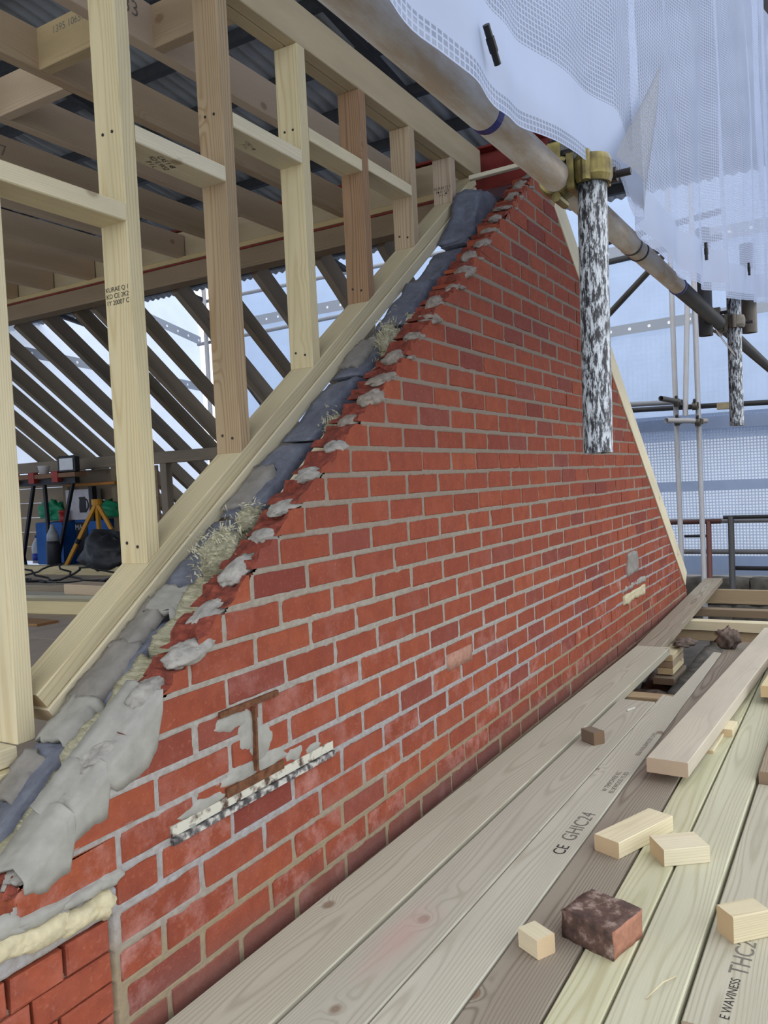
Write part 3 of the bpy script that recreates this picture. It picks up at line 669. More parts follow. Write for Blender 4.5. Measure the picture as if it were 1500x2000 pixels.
timber('floor_plate', (.3, YC + .01, .88), (1.12, YC + .01, .88), YD + .06, .045, PINE2, part)
timber('wall_plate', (.3, YC + .0, .81), (1.36, YC + .0, .81), .10, .13, ROUGHT, part)
# screws at stud feet and noggings
def screw_heads(pts, parent, m=DKSTEEL):
    for x, y, z in pts: cyl('screw', (x, y, z), (x - .0015, y, z), .0042, m, parent, 8)
screw_heads([(x - .0003, YS + d, z) for x, z in ((1.480, 2.395), (1.872, 2.58), (2.267, 2.67), (2.655, 2.685)) for d in (.032, .066)], part)
screw_heads([(x - .0003, YS + d, zp(x) + .045 + e) for x in SX[1:] for d, e in ((.03, 0), (.068, .01))], part)
# printed marks
def text(body, size, parent, M, m=INK, name='stamp'):
    cu = bpy.data.curves.new('t', 'FONT'); cu.body = body; cu.size = size; cu.align_x = 'CENTER'; cu.align_y = 'CENTER'
    t = bpy.data.objects.new('t', cu); COL.objects.link(t); dg = bpy.context.evaluated_depsgraph_get(); dg.update()
    me = bpy.data.meshes.new_from_object(t.evaluated_get(dg)); bpy.data.objects.remove(t); bpy.data.curves.remove(cu)
    me.materials.clear(); me.materials.append(m); me.name = name
    return put(name, me, parent, M)
def basis(o, ex, ey):
    ex = Vector(ex).normalized(); ey = Vector(ey).normalized(); m = Matrix((ex, ey, ex.cross(ey))).transposed().to_4x4(); m.translation = Vector(o); return m
text('KURAE Q 1\nKD CE 2K2\n1Y 20007 C', .017, studs[1], basis((1.4792, .378, 1.985), (0, -1, 0), (0, 0, 1)))
text('KURAE Q 1\nIY 11 CO\nP 1 L', .017, studs[6], basis((3.4492, .378, 2.80), (0, -1, 0), (0, 0, 1)))
text('CAE 1 48\nKD E WS2\nP 1 L', .022, part, basis((1.66, .385, 2.3762), (.9, .3, 0), (.3, -.9, 0)))
text('CAE 1 48\nP 1 L', .018, part, basis((2.05, .385, 2.5502), (.9, .3, 0), (.3, -.9, 0)), INKG)

# ================================================================ CEILING JOISTS AND RIDGE
BX0, BX2 = 2.045, 2.05
cf = empty('ceiling_frame', (2.5, 2.0, 3.02), 'row of brown ceiling joists with cross blocking behind the studs', 'joists')
JY = [.735, 1.15, 1.565, 1.985, 2.39, 2.81, 3.22, 3.65, 4.05, 4.46, 4.87]
js = []
for i, y in enumerate(JY): js.append(timber('joist', (-.6, y + .0235, 3.02), (3.875, y + .0235, 3.02), .047, .142, JOIST, cf))
for x, i in ((1.918, 0), (BX2, 1)):
    if i + 1 < len(JY): timber('blocking', (x, JY[i] + .047, 3.02), (x, JY[i + 1], 3.02), .047, .142, HEAD if i != 1 else JOIST, cf)
timber('blocking', (BX0, YS + YD, 3.02), (BX0, JY[0], 3.02), .047, .142, JOIST, cf)
text('1395 10659007', .034, cf, basis((1.8942, .965, 3.055), (0, -1, 0), (0, 0, 1)), INKG)
text('37', .07, js[3], basis((2.32, 1.9842, 3.02), (1, 0, 0), (0, 0, 1)), INKG)
text('33', .07, js[0], basis((1.93, .7342, 3.04), (1, 0, 0), (0, 0, 1)), INKG)
rb = empty('ridge_beam', (3.93, 3.5, 2.8), 'red oxide steel ridge beam packed with brown timber', 'steel beam')
def ybar(name, x0, x1, z0, z1, y0, y1, m, parent): return timber(name, ((x0 + x1) / 2, y0, (z0 + z1) / 2), ((x0 + x1) / 2, y1, (z0 + z1) / 2), x1 - x0, z1 - z0, m, parent)
ybar('bottom_flange', 3.865, 4.005, 2.915, 2.927, .03, 6.6, REDOX, rb); ybar('top_flange', 3.865, 4.005, 3.125, 3.137, .03, 6.6, REDOX, rb); ybar('web', 3.93, 3.94, 2.927, 3.125, .03, 6.6, REDOX, rb)
ybar('timber_packing', 3.885, 3.93, 2.93, 3.12, .44, 6.6, HEAD, rb); ybar('bearing_ledge', 3.85, 3.885, 2.925, 2.955, .44, 6.6, HEAD, rb); ybar('lower_timber', 3.86, 3.97, 2.80, 2.912, .44, 6.6, ROUGHT, rb)
b = timber('loose_batten', (3.62, .315, 2.895), (3.69, .06, 2.925), .03, .02, PINE2); tag(b, 'short pale batten lying across the gable top under the red beam', 'batten')

# ---- old rafters of the far slope
rf = empty('rafter_roof', (5.4, 3.2, 1.2), 'bare dark old rafters sloping down behind the studs', 'rafters')
rd = Vector((cos(math.atan(.74)), 0, -sin(math.atan(.74)))); rn = Vector((-rd.z, 0, rd.x))
for i, y in enumerate([.62, 1.0, 1.43, 1.90, 2.24, 2.57, 2.88, 3.05, 3.35, 3.55, 3.88, 4.22, 4.55, 4.85, 5.15, 5.45, 5.75]):
    r = random.Random(i); dy = r.uniform(-.015, .015); h = r.uniform(.1, .125)
    if i in (6,): continue
    a = Vector((3.975, y + .025, 2.785)) + rn * h / 2; b = a + rd * 4.0 + Vector((0, dy, 0))
    timber('rafter', a, b, .05, h, OLD, rf)
ybar('knee_plate', 5.15, 5.25, 1.735, 1.835, 2.2, 6.3, OLD, rf)
for y in (2.5, 3.05, 3.42, 4.0, 4.62, 5.3): timber('knee_post', (5.2, y, .85), (5.2, y, 1.735), .075, .075, OLD, rf)
kw = empty('wall_knee', (5.3, 5.5, .85), kind='structure'); tag(kw, 'dark boarded knee wall behind the clutter')
for i in range(6): ybar('knee_board', 5.285, 5.305, .85 + .147 * i, .85 + .147 * i + .143, 4.2, 6.7, ROUGHT, kw)
# verge rafter along the right rake of the gable
vg = empty('verge_rafter', (5.4, .03, 1.6), 'pale timber verge rafter along the right slope of the gable', 'rafter')
vd = Vector((1, 0, -.7463)).normalized(); vn = Vector((.7463, 0, 1)).normalized(); p0 = Vector((3.90, .02, 2.805 - .7463 * .043)) + vn * .064
timber('rafter_board', p0, p0 + vd * 3.78, .05, .125, PINE2, vg, up=tuple(vn))

# ================================================================ TIN CANOPY OVERHEAD
ceil = empty('ceiling', (2, 3, 4.1), kind='structure'); tag(ceil, 'dark corrugated tin canopy on black purlins overhead')
def zroof(x): return 4.4 - .15 * x
RY0, RY1 = -.95, 8.4
def corr(x0, x1, dz):
    v = []; f = []; ny = int((RY1 - RY0) / .0127)
    for i, x in enumerate((x0, x1)):
        for j in range(ny + 1): y = RY0 + j * .0127; v.append((x, y, zroof(x) + dz + .010 * sin(2 * pi * y / .0762)))
    for j in range(ny): f.append((j, ny + 1 + j, ny + 2 + j, j + 1))
    mk('tin_sheet', v, f, TIN, ceil, True)
for i, (a, b) in enumerate(((-2.4, -.35), (-.45, 1.75), (1.65, 3.95), (3.86, 6.16))): corr(a, b, -.004 * (i % 2))
x = -2.0
while x < 6.2:
    timber('purlin', (x, RY0, zroof(x) - .045), (x, RY1, zroof(x) - .045), .05, .065, PURL, ceil); x += .417
for y in (.9, 2.6, 4.3, 6.0):
    t = timber('lattice_chord', (-2.2, y, zroof(-2.2) - .13), (6.1, y, zroof(6.1) - .13), .05, .04, PURL, ceil, up=(0, 0, 1))

# ================================================================ SCAFFOLD TUBES NEAR THE CAMERA
R = .02415
def zl(x): return 1.953 + .012 * x
tb = empty('scaffold_tube', (1.5, -.825, 1.95), 'long dull tan scaffold tube with blue tape running beside the white sheeting', 'scaffold tube')
tube('tube_length', (-.4, -.825, zl(-.4)), (1.86, -.825, zl(1.86)), R, GALVT, tb, 28)
tube('tube_length', (1.862, -.825, zl(1.862)), (2.42, -.825, zl(2.42)), R * .93, GALVT, tb, 28)
tube('tube_length', (2.42, -.825, zl(2.42)), (5.2, -.825, zl(5.2)), R * .96, GALVD, tb, 28)
for x, w, m in ((1.04, .016, BLUETAPE), (1.858, .012, DKSTEEL), (1.93, .006, DKSTEEL), (2.40, .014, BLUETAPE)): cyl('tape_band', (x, -.825, zl(x)), (x + w, -.825, zl(x + w)), R + .0008, m, tb, 28)
def coupler(c, ax1, ax2, label, m=BRASS):
    """double coupler: ax1 = tube axis behind, ax2 = tube axis in front, c = point between the two tubes"""
    e = empty('scaffold_coupler', c, label, 'coupler', 'scaffold couplers'); c = Vector(c); ax1 = Vector(ax1).normalized(); ax2 = Vector(ax2).normalized(); n = ax1.cross(ax2).normalized()
    for s, ax, ot in ((-1, ax1, ax2), (1, ax2, ax1)):
        cc = c + n * (R + .003) * s; d = ot; v = []; f = []; k = 18
        for i in range(k + 1):
            an = radians(-128 + 256 * i / k) + (pi if s < 0 else 0)
            for r_, w in ((R + .001, -.022), (R + .001, .022), (R + .006, .022), (R + .010, .012), (R + .010, -.012), (R + .006, -.022)):
                v.append(cc + (n * cos(an) + d * sin(an)) * r_ + ax * w)
        for i in range(k):
            for j in range(6): a = i * 6 + j; b_ = i * 6 + (j + 1) % 6; f.append((a, b_, b_ + 6, a + 6))
        f += [(5, 4, 3, 2, 1, 0), tuple(6 * k + j for j in range(6))]
        mk('band', v, f, m, e)
        p = cc + d * (R + .016)
        cyl('bolt', p - n * .03 * s, p + n * .055 * s, .0062, DKSTEEL, e, 10); cyl('nut', p + n * .016 * s, p + n * .032 * s, .0125, DKSTEEL, e, 6)
        timber('flap', p - n * .006 * s, p + n * .016 * s, .04, .024, m, e, up=tuple(ax))
        q = cc - d * (R + .012); cyl('hinge_pin', q - ax * .024, q + ax * .024, .008, m, e, 10)
    timber('saddle', c - n * .006, c + n * .006, .06, .06, m, e, up=tuple(ax1)); return e
t = tube('hanging_tube', (1.370, -.879, 1.995), (1.352, -.876, 1.505), R, WORN, None, 30); tag(t, 'worn black and white painted scaffold tube hanging in front of the bricks', 'scaffold tube')
coupler((1.367, -.852, 1.972), (1, 0, .01), (0, 0, 1), 'yellowish steel coupler at the top of the black and white hanging tube')
t = tube('hanging_tube', (3.225, -.872, 2.16), (3.205, -.872, 1.617), R, WORN, None, 24); tag(t, 'smaller dark worn tube hanging near the right edge under the sheet', 'scaffold tube')
coupler((3.22, -.848, 1.992), (1, 0, .01), (0, 0, 1), 'dark coupler gripping the smaller hanging tube under the sheet', OLDT)
t = tube('hanging_tube', (3.78, -.865, 2.40), (3.79, -.865, 2.03), .03, OLDT, None, 20); tag(t, 'short brown tube stub at the right edge below the sheet hem', 'scaffold tube')
t = tube('upright_tube', (3.05, -.80, 2.3), (3.05, -.80, 1.93), .024, GALVD, None, 16); tag(t, 'dark tube end behind the smaller hanging tube', 'scaffold tube')
w = sweep('tie_wire', [(3.06 + .05 * cos(a), -.86 + .03 * sin(a), 1.90 + .05 * sin(a)) for a in [i * 2 * pi / 18 for i in range(18)]], .0015, GALV, None, 5, True); tag(w, 'thin wire loop hanging from the dark coupler', 'wire')

# ---- white sheeting hung beside the deck, hem along the tube
EDGE = [(.25, 1.925), (.669, 1.918), (.726, 1.912), (.818, 1.908), (.933, 1.914), (1.078, 1.940), (1.239, 1.965), (1.40, 1.985), (1.484, 2.0), (1.56, 1.945), (1.709, 1.968), (1.823, 1.945), (2.10, 1.928), (2.55, 1.975), (3.0, 2.03), (3.35, 2.085), (4.2, 2.215), (5.6, 2.42)]
def hem(x):
    for (a, za), (b, zb) in zip(EDGE[:-1], EDGE[1:]):
        if a <= x <= b: return za + (zb - za) * (x - a) / (b - a)
    return EDGE[-1][1]
def cloth(name, xs_, nv, yfun, ztopf, hemf, m, parent=None, M=None):
    v = []; f = []; uvs = []; n = len(xs_); arc = 0
    for i, x in enumerate(xs_):
        if i: arc += math.hypot(x - xs_[i - 1], yfun(x, .5) - yfun(xs_[i - 1], .5))
        h = ztopf(x) - hemf(x)
        for j in range(nv + 1):
            t = (j / nv) ** 1.5; z = hemf(x) + h * t; v.append((x, yfun(x, t), z)); uvs.append((arc, h * t))
    for i in range(n - 1):
        for j in range(nv): q = i * (nv + 1) + j; f.append((q, q + nv + 1, q + nv + 2, q + 1))
    o = mk(name, v, f, m, parent, True, M); uv = o.data.uv_layers.new(name='UVMap')
    for l in o.data.loops: uv.data[l.index].uv = uvs[l.vertex_index]
    return o
def ynear(x, t):
    p = Vector((x * 1.0, t * .6, 0)); a = .022 * noise.noise(Vector((x * 3.1, t * 1.3, 1))) + .012 * noise.noise(Vector((x * 9, t * 3.0, 4)))
    a += .018 * sin(x * 13 + 2.2 * sin(x * 3) + t * 1.5) * min(1, x / 1.5) * (.4 + .6 * t)
    a += -.03 * math.exp(-((x - 1.62 - .10 * t) / .05) ** 2) * (1 - t) - .02 * math.exp(-((x - 2.55 + .2 * t) / .07) ** 2)
    w = max(0, min(1, (x - 1.9) / .6)); return -.886 + a - .028 * w * w * (3 - 2 * w)
TOG = (.885, 1.963, 2.27, 2.03, 3.18, 2.165)
FLAP = ((1.765, -.92, 2.30), (1.41, -.92, 2.005), (1.617, -.92, 1.965))
sheet = empty('scaffold_sheet', (2.5, -.88, 2.0), 'white translucent reinforced sheeting hanging over the tube at top right', 'sheeting')
NX = 260; xs_ = [.25 + 5.35 * (i / NX) ** 1.35 for i in range(NX + 1)]
cloth('mesh_cloth', xs_, 60, ynear, lambda x: zroof(x) - .10, hem, SHEET, sheet)
def toggle(p, d, label):
    e = empty('sheet_toggle', p, label, 'toggle', 'black sheet toggles'); p = Vector(p); d = Vector(d).normalized()
    cyl('toggle_bar', p - d * .022, p + d * .022, .0042, BLACK, e, 10); cyl('toggle_grip', p - d * .008, p + d * .008, .0052, BLACK, e, 10)
for px, lab, d in (((TOG[0], TOG[1]), 'black toggle on the left part of the white sheet', (.45, 0, -.45)), ((TOG[2], TOG[3]), 'thin black toggle left of its neighbour on the lower right sheet', (.1, 0, -1)), ((TOG[4], TOG[5]), 'black toggle nearest the right edge of the sheet', (.35, 0, -1))):
    toggle((px[0], ynear(px[0], .1) - .012, px[1]), d, lab)
def fold(pts, name):
    P = [Vector(p) for p in pts]; v = []; f = []; uvs = []; n = 16
    for i in range(n + 1):
        for j in range(n + 1):
            a, b = i / n, j / n; p = P[0].lerp(P[1].lerp(P[2], b), a); p.y += .012 * sin(b * 6 + a * 2) * a; v.append(p); uvs.append((p.x * 1.3 + p.y, p.z * .9 + p.x * .5 + .4))
    for i in range(n):
        for j in range(n): q = i * (n + 1) + j; f.append((q, q + n + 1, q + n + 2, q + 1))
    o = mk(name, v, f, FOLDM, sheet, True); uv = o.data.uv_layers.new(name='UVMap')
    for l in o.data.loops: uv.data[l.index].uv = uvs[l.vertex_index]
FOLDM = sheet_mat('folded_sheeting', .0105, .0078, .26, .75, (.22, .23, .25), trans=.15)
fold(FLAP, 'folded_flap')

# ================================================================ FAR SHEETING AND SCAFFOLD
def flat(name, pts, m, parent, nu=40, nvv=24, amp=.05, seed=0, freq=.8):
    """quad sheet p00,p10,p11,p01 with soft billows; uv in metres"""
    P = [Vector(p) for p in pts]; nn = (P[1] - P[0]).cross(P[3] - P[0]).normalized(); Lu = (P[1] - P[0]).length; Lv = (P[3] - P[0]).length; v = []; f = []; uvs = []
    for i in range(nu + 1):
        for j in range(nvv + 1):
            a, b = i / nu, j / nvv; p = P[0] * (1 - a) * (1 - b) + P[1] * a * (1 - b) + P[2] * a * b + P[3] * (1 - a) * b
            d = amp * (noise.noise(p * freq + Vector((seed, 0, 0))) + .5 * noise.noise(p * freq * 2.7 + Vector((0, seed, 0))) + .25 * abs(noise.noise(Vector((p.x + p.y + p.z * .5, p.z * .6 - p.y, seed)) * 3.2)))
            v.append(p + nn * d); uvs.append((a * Lu, (b - .5) * Lv))
    for i in range(nu):
        for j in range(nvv): q = i * (nvv + 1) + j; f.append((q, q + nvv + 1, q + nvv + 2, q + 1))
    o = mk(name, v, f, m, parent, True); uv = o.data.uv_layers.new(name='UVMap')
    for l in o.data.loops: uv.data[l.index].uv = uvs[l.vertex_index]
    return o
s1 = empty('scaffold_netting', (8.6, 1, .4), 'lower band of white debris netting beyond the far guard rails', 'sheeting')
flat('net_cloth', [(8.6, -3.5, .40), (8.6, 6.3, .40), (8.6, 6.3, 2.0), (8.6, -3.5, 2.0)], NET, s1, 90, 24, .07, 3)
def strip(name, y0, z0, y1, z1, h, m, parent, x=8.56, n=40, seed=0):
    return flat(name, [(x, y0, z0 - h / 2), (x, y1, z1 - h / 2), (x, y1, z1 + h / 2), (x, y0, z0 + h / 2)], m, parent, n, 2, .02, seed)
strip('hem_band', -3.5, 1.275, 6.3, 1.30, .10, BANDM, s1); strip('bottom_band', -3.5, .49, 6.3, .49, .19, BANDM, s1)
strip('top_band', -3.5, 1.86, 6.3, 1.98, .12, BANDM, s1)
s2 = empty('scaffold_film', (8.66, 1, 2), 'upper bright white film sheeting closing the far end of the scaffold', 'sheeting')
flat('film_cloth', [(8.86, -3.5, 1.75), (8.86, 6.5, 1.75), (8.86, 6.5, 5.2), (8.86, -3.5, 5.2)], FILM, s2, 60, 24, .08, 9)
strip('eyelet_strip', -3.5, 3.09, 2.7, 2.90, .11, EYE, s2, 8.78); strip('eyelet_strip', -3.5, 3.79, 6.3, 3.75, .14, EYE, s2, 8.78)
s3 = empty('scaffold_film', (4, 6.5, 1), 'white film sheeting beyond the rafters on the far side of the house', 'sheeting')
flat('film_cloth', [(-4, 6.75, -.05), (8.7, 6.75, -.05), (8.7, 6.75, 5.3), (-4, 6.75, 5.3)], FILMB, s3, 60, 30, .08, 17)
o = flat('eyelet_strip', [(1, 6.62, 3.36), (8.6, 6.62, 2.86), (8.6, 6.62, 2.97), (1, 6.62, 3.47)], EYE, s3, 30, 2, .01, 2)
o = flat('eyelet_strip', [(1, 6.62, 5.0), (8.6, 6.62, 3.5), (8.6, 6.62, 3.62), (1, 6.62, 5.12)], EYE, s3, 30, 2, .01, 5)
# standards, ledgers, braces
def stube(name, a, b, label, m=GALV, r=R, g='far scaffold tubes'): o = tube(name, a, b, r, m, None, 12); tag(o, label, 'scaffold tube', g); return o
stube('standard_tube', (8.0, .222, 4.2), (8.0, .214, -.08), 'left of the two tall upright scaffold tubes beside the gable end')
stube('standard_tube', (8.0, .022, 4.2), (8.0, .020, -.08), 'right of the two tall upright scaffold tubes beside the gable end')
stube('brace_tube', (7.95, .07, 3.1), (7.95, .128, 1.95), 'slanting brace tube with blue foot between the two far uprights')
stube('ledger_tube', (7.95, 2.4, 2.16), (7.95, .16, 2.085), 'upper left ledger tube meeting the far uprights')
stube('ledger_tube', (8.05, 2.4, 2.10), (8.05, -2.6, 1.965), 'long dark ledger tube crossing behind the far uprights', GALVD)
stube('transom_tube', (7.55, .26, 2.10), (8.1, .17, 2.09), 'upper short tube stub poking towards the camera at the far joint', GALVD)
stube('transom_tube', (7.55, .22, 1.90), (8.1, -.03, 1.90), 'lower short tube stub poking towards the camera at the far joint', GALV)
for y, z, lab in ((.20, 2.085, 'upper coupler cluster on the left far upright'), (.04, 2.04, 'coupler cluster on the right far upright'), (.20, 1.91, 'lower coupler on the left far upright'), (.02, 1.89, 'lower coupler on the right far upright')): coupler((7.97, y, z), (0, 1, 0), (0, 0, 1), lab, OLDT)
o = timber('ledger_label', (8.03, -.14, 2.02), (8.03, -.30, 2.016), .06, .06, plain('tan_tag', (.30, .25, .15), .8)); tag(o, 'tan tag wrapped round the long dark ledger tube', 'tag')
for y0, y1, z, m, lab in ((.6, -2.6, .955, GALV, 'upper guard rail tube across the far netting'), (.6, -2.6, .662, GALV, 'lower guard rail tube across the far netting')): stube('guard_rail', (8.22, y0, z), (8.22, y1, z - .004), lab, m, R, 'far guard rails')
stube('guard_rail', (8.10, .5, .95), (8.10, -.13, .957), 'red brown short rail beside the right far upright', RUSTT, .022, 'far guard rails')
stube('guard_rail', (8.10, .2, .82), (8.10, -.0, .822), 'thin dark rail under the red brown rail', GALVD, .014, 'far guard rails')
stube('rail_post', (8.10, -.02, .96), (8.05, -.02, .25), 'red brown upright post of the far guard rail', RUSTT, .025, 'far guard rail posts')
stube('rail_post', (8.10, -.215, 1.0), (8.06, -.215, .25), 'black upright post of the far guard rail', GALVD, .028, 'far guard rail posts')
stube('guard_rail', (8.10, -.15, .992), (8.10, -2.4, 1.0), 'black top rail running right from the black post', GALVD, .018, 'far guard rails')
stube('guard_rail', (8.10, -.215, .52), (8.10, -2.4, .515), 'black low rail running right from the black post', GALVD, .02, 'far guard rails')
stube('brace_tube', (7.99, .898, 2.912), (7.99, .28, 3.46), 'diagonal brace tube right of the verge rafter', OLDT, .03); 
stube('ledger_tube', (8.05, 1.37, 3.652), (8.05, -.25, 3.785), 'upper dark ledger above the eyelet strip', GALVD, .03)
stube('ledger_tube', (8.05, 1.37, 3.48), (8.05, -.25, 3.557), 'lower dark ledger below the eyelet strip', GALVD, .03)
stube('standard_tube', (8.245, 6.2, 4.6), (8.245, 6.2, -.08), 'corner upright tube seen between the rafters', GALV, .03)
stube('ledger_tube', (8.3, 6.4, 4.0), (8.3, 2.0, 4.0), 'pale upper ledger tube glimpsed above the rafters', GALV)
stube('ledger_tube', (8.3, 6.4, 3.45), (8.3, 2.0, 3.55), 'pale lower ledger tube glimpsed behind the rafters', GALV)
stube('brace_tube', (8.19, 4.75, 1.9), (8.19, 6.15, 3.6), 'slanting tube seen far behind the rafters', OLDT, .03)
# stone parapet behind the guard rails
pw = empty('wall_parapet', (8.4, -1, .2), kind='structure'); tag(pw, 'low dark stone parapet below the far netting')
for i in range(10):
    y = .75 - i * .36; hexa('stone', cbox8(8.32, 8.55, y - .355, y, .14, .385), (2, 5, 4), STONE, pw, amp=.012, freq=9, seed=i)
    hexa('stone', cbox8(8.32, 8.55, y - .20, y + .155, -.08, .135), (2, 5, 4), STONE, pw, amp=.012, freq=9, seed=i + 20)

# ================================================================ DECK OF LOOSE BOARDS
ZD = .42; TH = .044
def plank(p0, p1, w, m, label, z=ZD, th=TH, roll=0, g='boards laid along the wall', cat='board', name='deck_board'):
    o = timber(name, (p0[0], p0[1], z - th / 2), (p1[0], p1[1], z - th / 2 + (p1[2] if len(p1) > 2 else 0)), w, th, m, None, ch=.003); tag(o, label, cat, g); return o
P1 = plank((-.3, -.112), (4.93, -.168), .192, GREY, 'deck board nearest the brick wall')
P2 = plank((-.3, -.292), (3.74, -.350), .158, GREY, 'second deck board from the brick wall, with a pinkish stain')
def poly_plank(pts, z, th, m, label, g='boards laid along the wall'):
    n = len(pts); x0, y0 = pts[0]; v = [(x - x0, y - y0, 0) for x, y in pts] + [(x - x0, y - y0, -th) for x, y in pts]
    f = [tuple(range(n)), tuple(range(2 * n - 1, n - 1, -1))] + [(i, n + i, n + (i + 1) % n, (i + 1) % n) for i in range(n)]
    o = mk('deck_board', v, f, m, None, False, Matrix.Translation((x0, y0, z))); bv = o.modifiers.new('eased', 'BEVEL'); bv.width = .003; bv.segments = 1
    tag(o, label, 'board', g); return o
P3 = poly_plank([(-.3, -.376), (3.88, -.433), (3.86, -.482), (4.88, -.512), (4.86, -.556), (-.3, -.532)], ZD, TH, GREY, 'third deck board from the wall, stamped and notched at its far end')
P4 = plank((-.3, -.612), (5.2, -.634), .148, GREYB, 'dark brown deck board with strong grain, fourth from the wall')
P5 = plank((-.3, -.742), (5.0, -.762), .098, GREEN, 'narrow greenish deck board with the half brick on it')
P6 = plank((-.3, -.856), (5.0, -.876), .118, GREEN, 'pale greenish deck board beside the open gap')
P7 = plank((1.58, -1.004), (2.9, -1.010), .148, GREY, 'stamped short deck board right of the open gap', z=.412)
P7b = plank((2.915, -1.012), (5.0, -1.02), .15, GREYB, 'far deck board right of the gap, ending in a dark cut', z=.45)
P8 = plank((.6, -1.165), (5.0, -1.175), .15, GREY, 'deck board at the right edge of the deck', z=.412)
P9 = plank((.6, -1.33), (5.0, -1.34), .15, GREY, 'outermost deck board beyond the right edge', z=.412)
P0 = plank((4.96, -.137), (8.02, -.062, .02), .15, GREYB, 'long narrow board running on along the wall foot to the far end', z=.415)
Q1 = timber('loose_board', (2.76, -.675, .478), (5.3, -.806, .468), .135, .05, GREEN, None); Q1.data.materials[0] = wood('raised_board_pine', (.55, .49, .38), (.46, .38, .27), var=.05, ring=.4, knots=.4); tag(Q1, 'thick loose board lying at a slant on top of the deck', 'board')
Q2 = timber('loose_board', (3.85, -.92, .479), (5.4, -.98, .479), .13, .05, PINE, None); tag(Q2, 'pale loose board end at the right edge of the deck', 'board')
text('CE', .05, P3, basis((2.16, -.505, ZD + .0006), (1, -.03, 0), (.03, 1, 0)), INK)
text('GHIC24', .062, P3, basis((2.33, -.505, ZD + .0006), (1, -.03, 0), (.03, 1, 0)), INKG)
text('W TIMPOWER KC\nBLUEWOOD 15 KD', .024, P3, basis((2.72, -.513, ZD + .0006), (1, -.02, 0), (.02, 1, 0)), INKG)
text('0536 N BLUEWOOD 15 KD', .024, P3, basis((3.15, -.522, ZD + .0006), (1, -.02, 0), (.02, 1, 0)), INKG)
text('THC24', .055, P7, basis((1.86, -1.012, .4126), (1, -.03, 0), (.03, 1, 0)), INKG)
text('E WAVINESS', .026, P7, basis((1.69, -1.005, .4126), (1, -.03, 0), (.03, 1, 0)), INK)
P2.data.materials[0] = wood('pink_stained_pine', (.48, .455, .37), (.33, .295, .22), var=.05, ring=.55, knots=.6, stain=(.41, .385, .31), spot=(1.87, .01, .22, .06, (.50, .36, .31)))
def offcut(a, b, c, h, m, label, z=ZD, name='timber_offcut', cat='offcut', g='offcuts on the deck', tilt=0):
    A, B, C = Vector((a[0], a[1], 0)), Vector((b[0], b[1], 0)), Vector((c[0], c[1], 0)); e1 = A - B; e2 = C - B
    if e2.length < e1.length: ex, L_, W_ = e1.normalized(), e1.length, e2.length
    else: ex, L_, W_ = e2.normalized(), e2.length, e1.length
    cen = B + (e1 + e2) / 2; p0 = cen - ex * L_ / 2; p1 = cen + ex * L_ / 2
    o = timber(name, (p0.x, p0.y, z + h / 2), (p1.x, p1.y, z + h / 2), W_, h, m, None, ch=.002); tag(o, label, cat, g); return o
offcut((2.189, -.586), (2.175, -.667), (2.412, -.763), .046, PINE2, 'longest pale timber offcut, beside the smaller pale block')
offcut((2.245, -.724), (2.176, -.785), (2.250, -.888), .046, PINE2, 'pale square offcut touching the gap side of the longest offcut')
offcut((1.663, -.568), (1.633, -.623), (1.678, -.648), .045, PINE2, 'smallest pale offcut lying beside the half brick')
offcut((1.93, -.945), (1.889, -.987), (1.955, -1.055), .062, PINE, 'pale offcut block on the stamped board at the right edge', z=.412)
offcut((3.093, -.284), (3.052, -.346), (3.096, -.374), .05, ROUGHT, 'small dark damp block standing alone on the second board')
offcut((3.42, -.71), (3.12, -.70), (3.13, -.765), .012, PINE2, 'thin packer wedged under the thick slanting board')
offcut((3.45, -.73), (3.33, -.725), (3.36, -.80), .03, PINE2, 'pale block tucked beneath the thick slanting board')
hb = hexa('half_brick', [(1.700, -.770, ZD), (1.824, -.805, ZD), (1.742, -.642, ZD), (1.866, -.677, ZD), (1.700, -.770, ZD + .064), (1.824, -.805, ZD + .064), (1.742, -.642, ZD + .064), (1.866, -.677, ZD + .064)], (8, 8, 5), None, None, amp=.003, freq=30, seed=4, amp2=.0012)
_m, _nt, _b = mat('sooty_brick'); _geo = N(_nt, 'NewGeometry'); _sp = N(_nt, 'SeparateXYZ'); L(_nt, _geo.outputs['Normal'], _sp.inputs[0]); _tc = N(_nt, 'TexCoord')
_n1 = N(_nt, 'TexNoise', Scale=26.0, Detail=6.0, Roughness=.7); L(_nt, _tc.outputs['Object'], _n1.inputs['Vector'])
_dk = ramp(_nt, _n1.outputs['Fac'], ((.35, (.05, .03, .025)), (.52, (.11, .06, .045)), (.68, (.36, .27, .23)))); _lt = ramp(_nt, _n1.outputs['Fac'], ((.3, (.34, .16, .10)), (.7, (.46, .24, .16))))
L(_nt, mixc(_nt, ramp(_nt, _sp.outputs[0], ((.0, 1.0), (.001, 1.0))), _lt, _dk), _b.inputs['Base Color']); _b.inputs['Roughness'].default_value = .85; bump(_nt, _b, _n1.outputs['Fac'], .5, .004)
_cut = plain('cut_brick_face', (.42, .20, .13), .9, nscale=60, namt=.3, bmp=.5)
hb.data.materials.clear(); hb.data.materials.append(_m); hb.data.materials.append(_cut)
for p in hb.data.polygons:
    if p.normal.dot(Vector((-.27, -.96, 0))) > .75: p.material_index = 1
tag(hb, 'dark sooty half brick lying on the deck', 'brick')
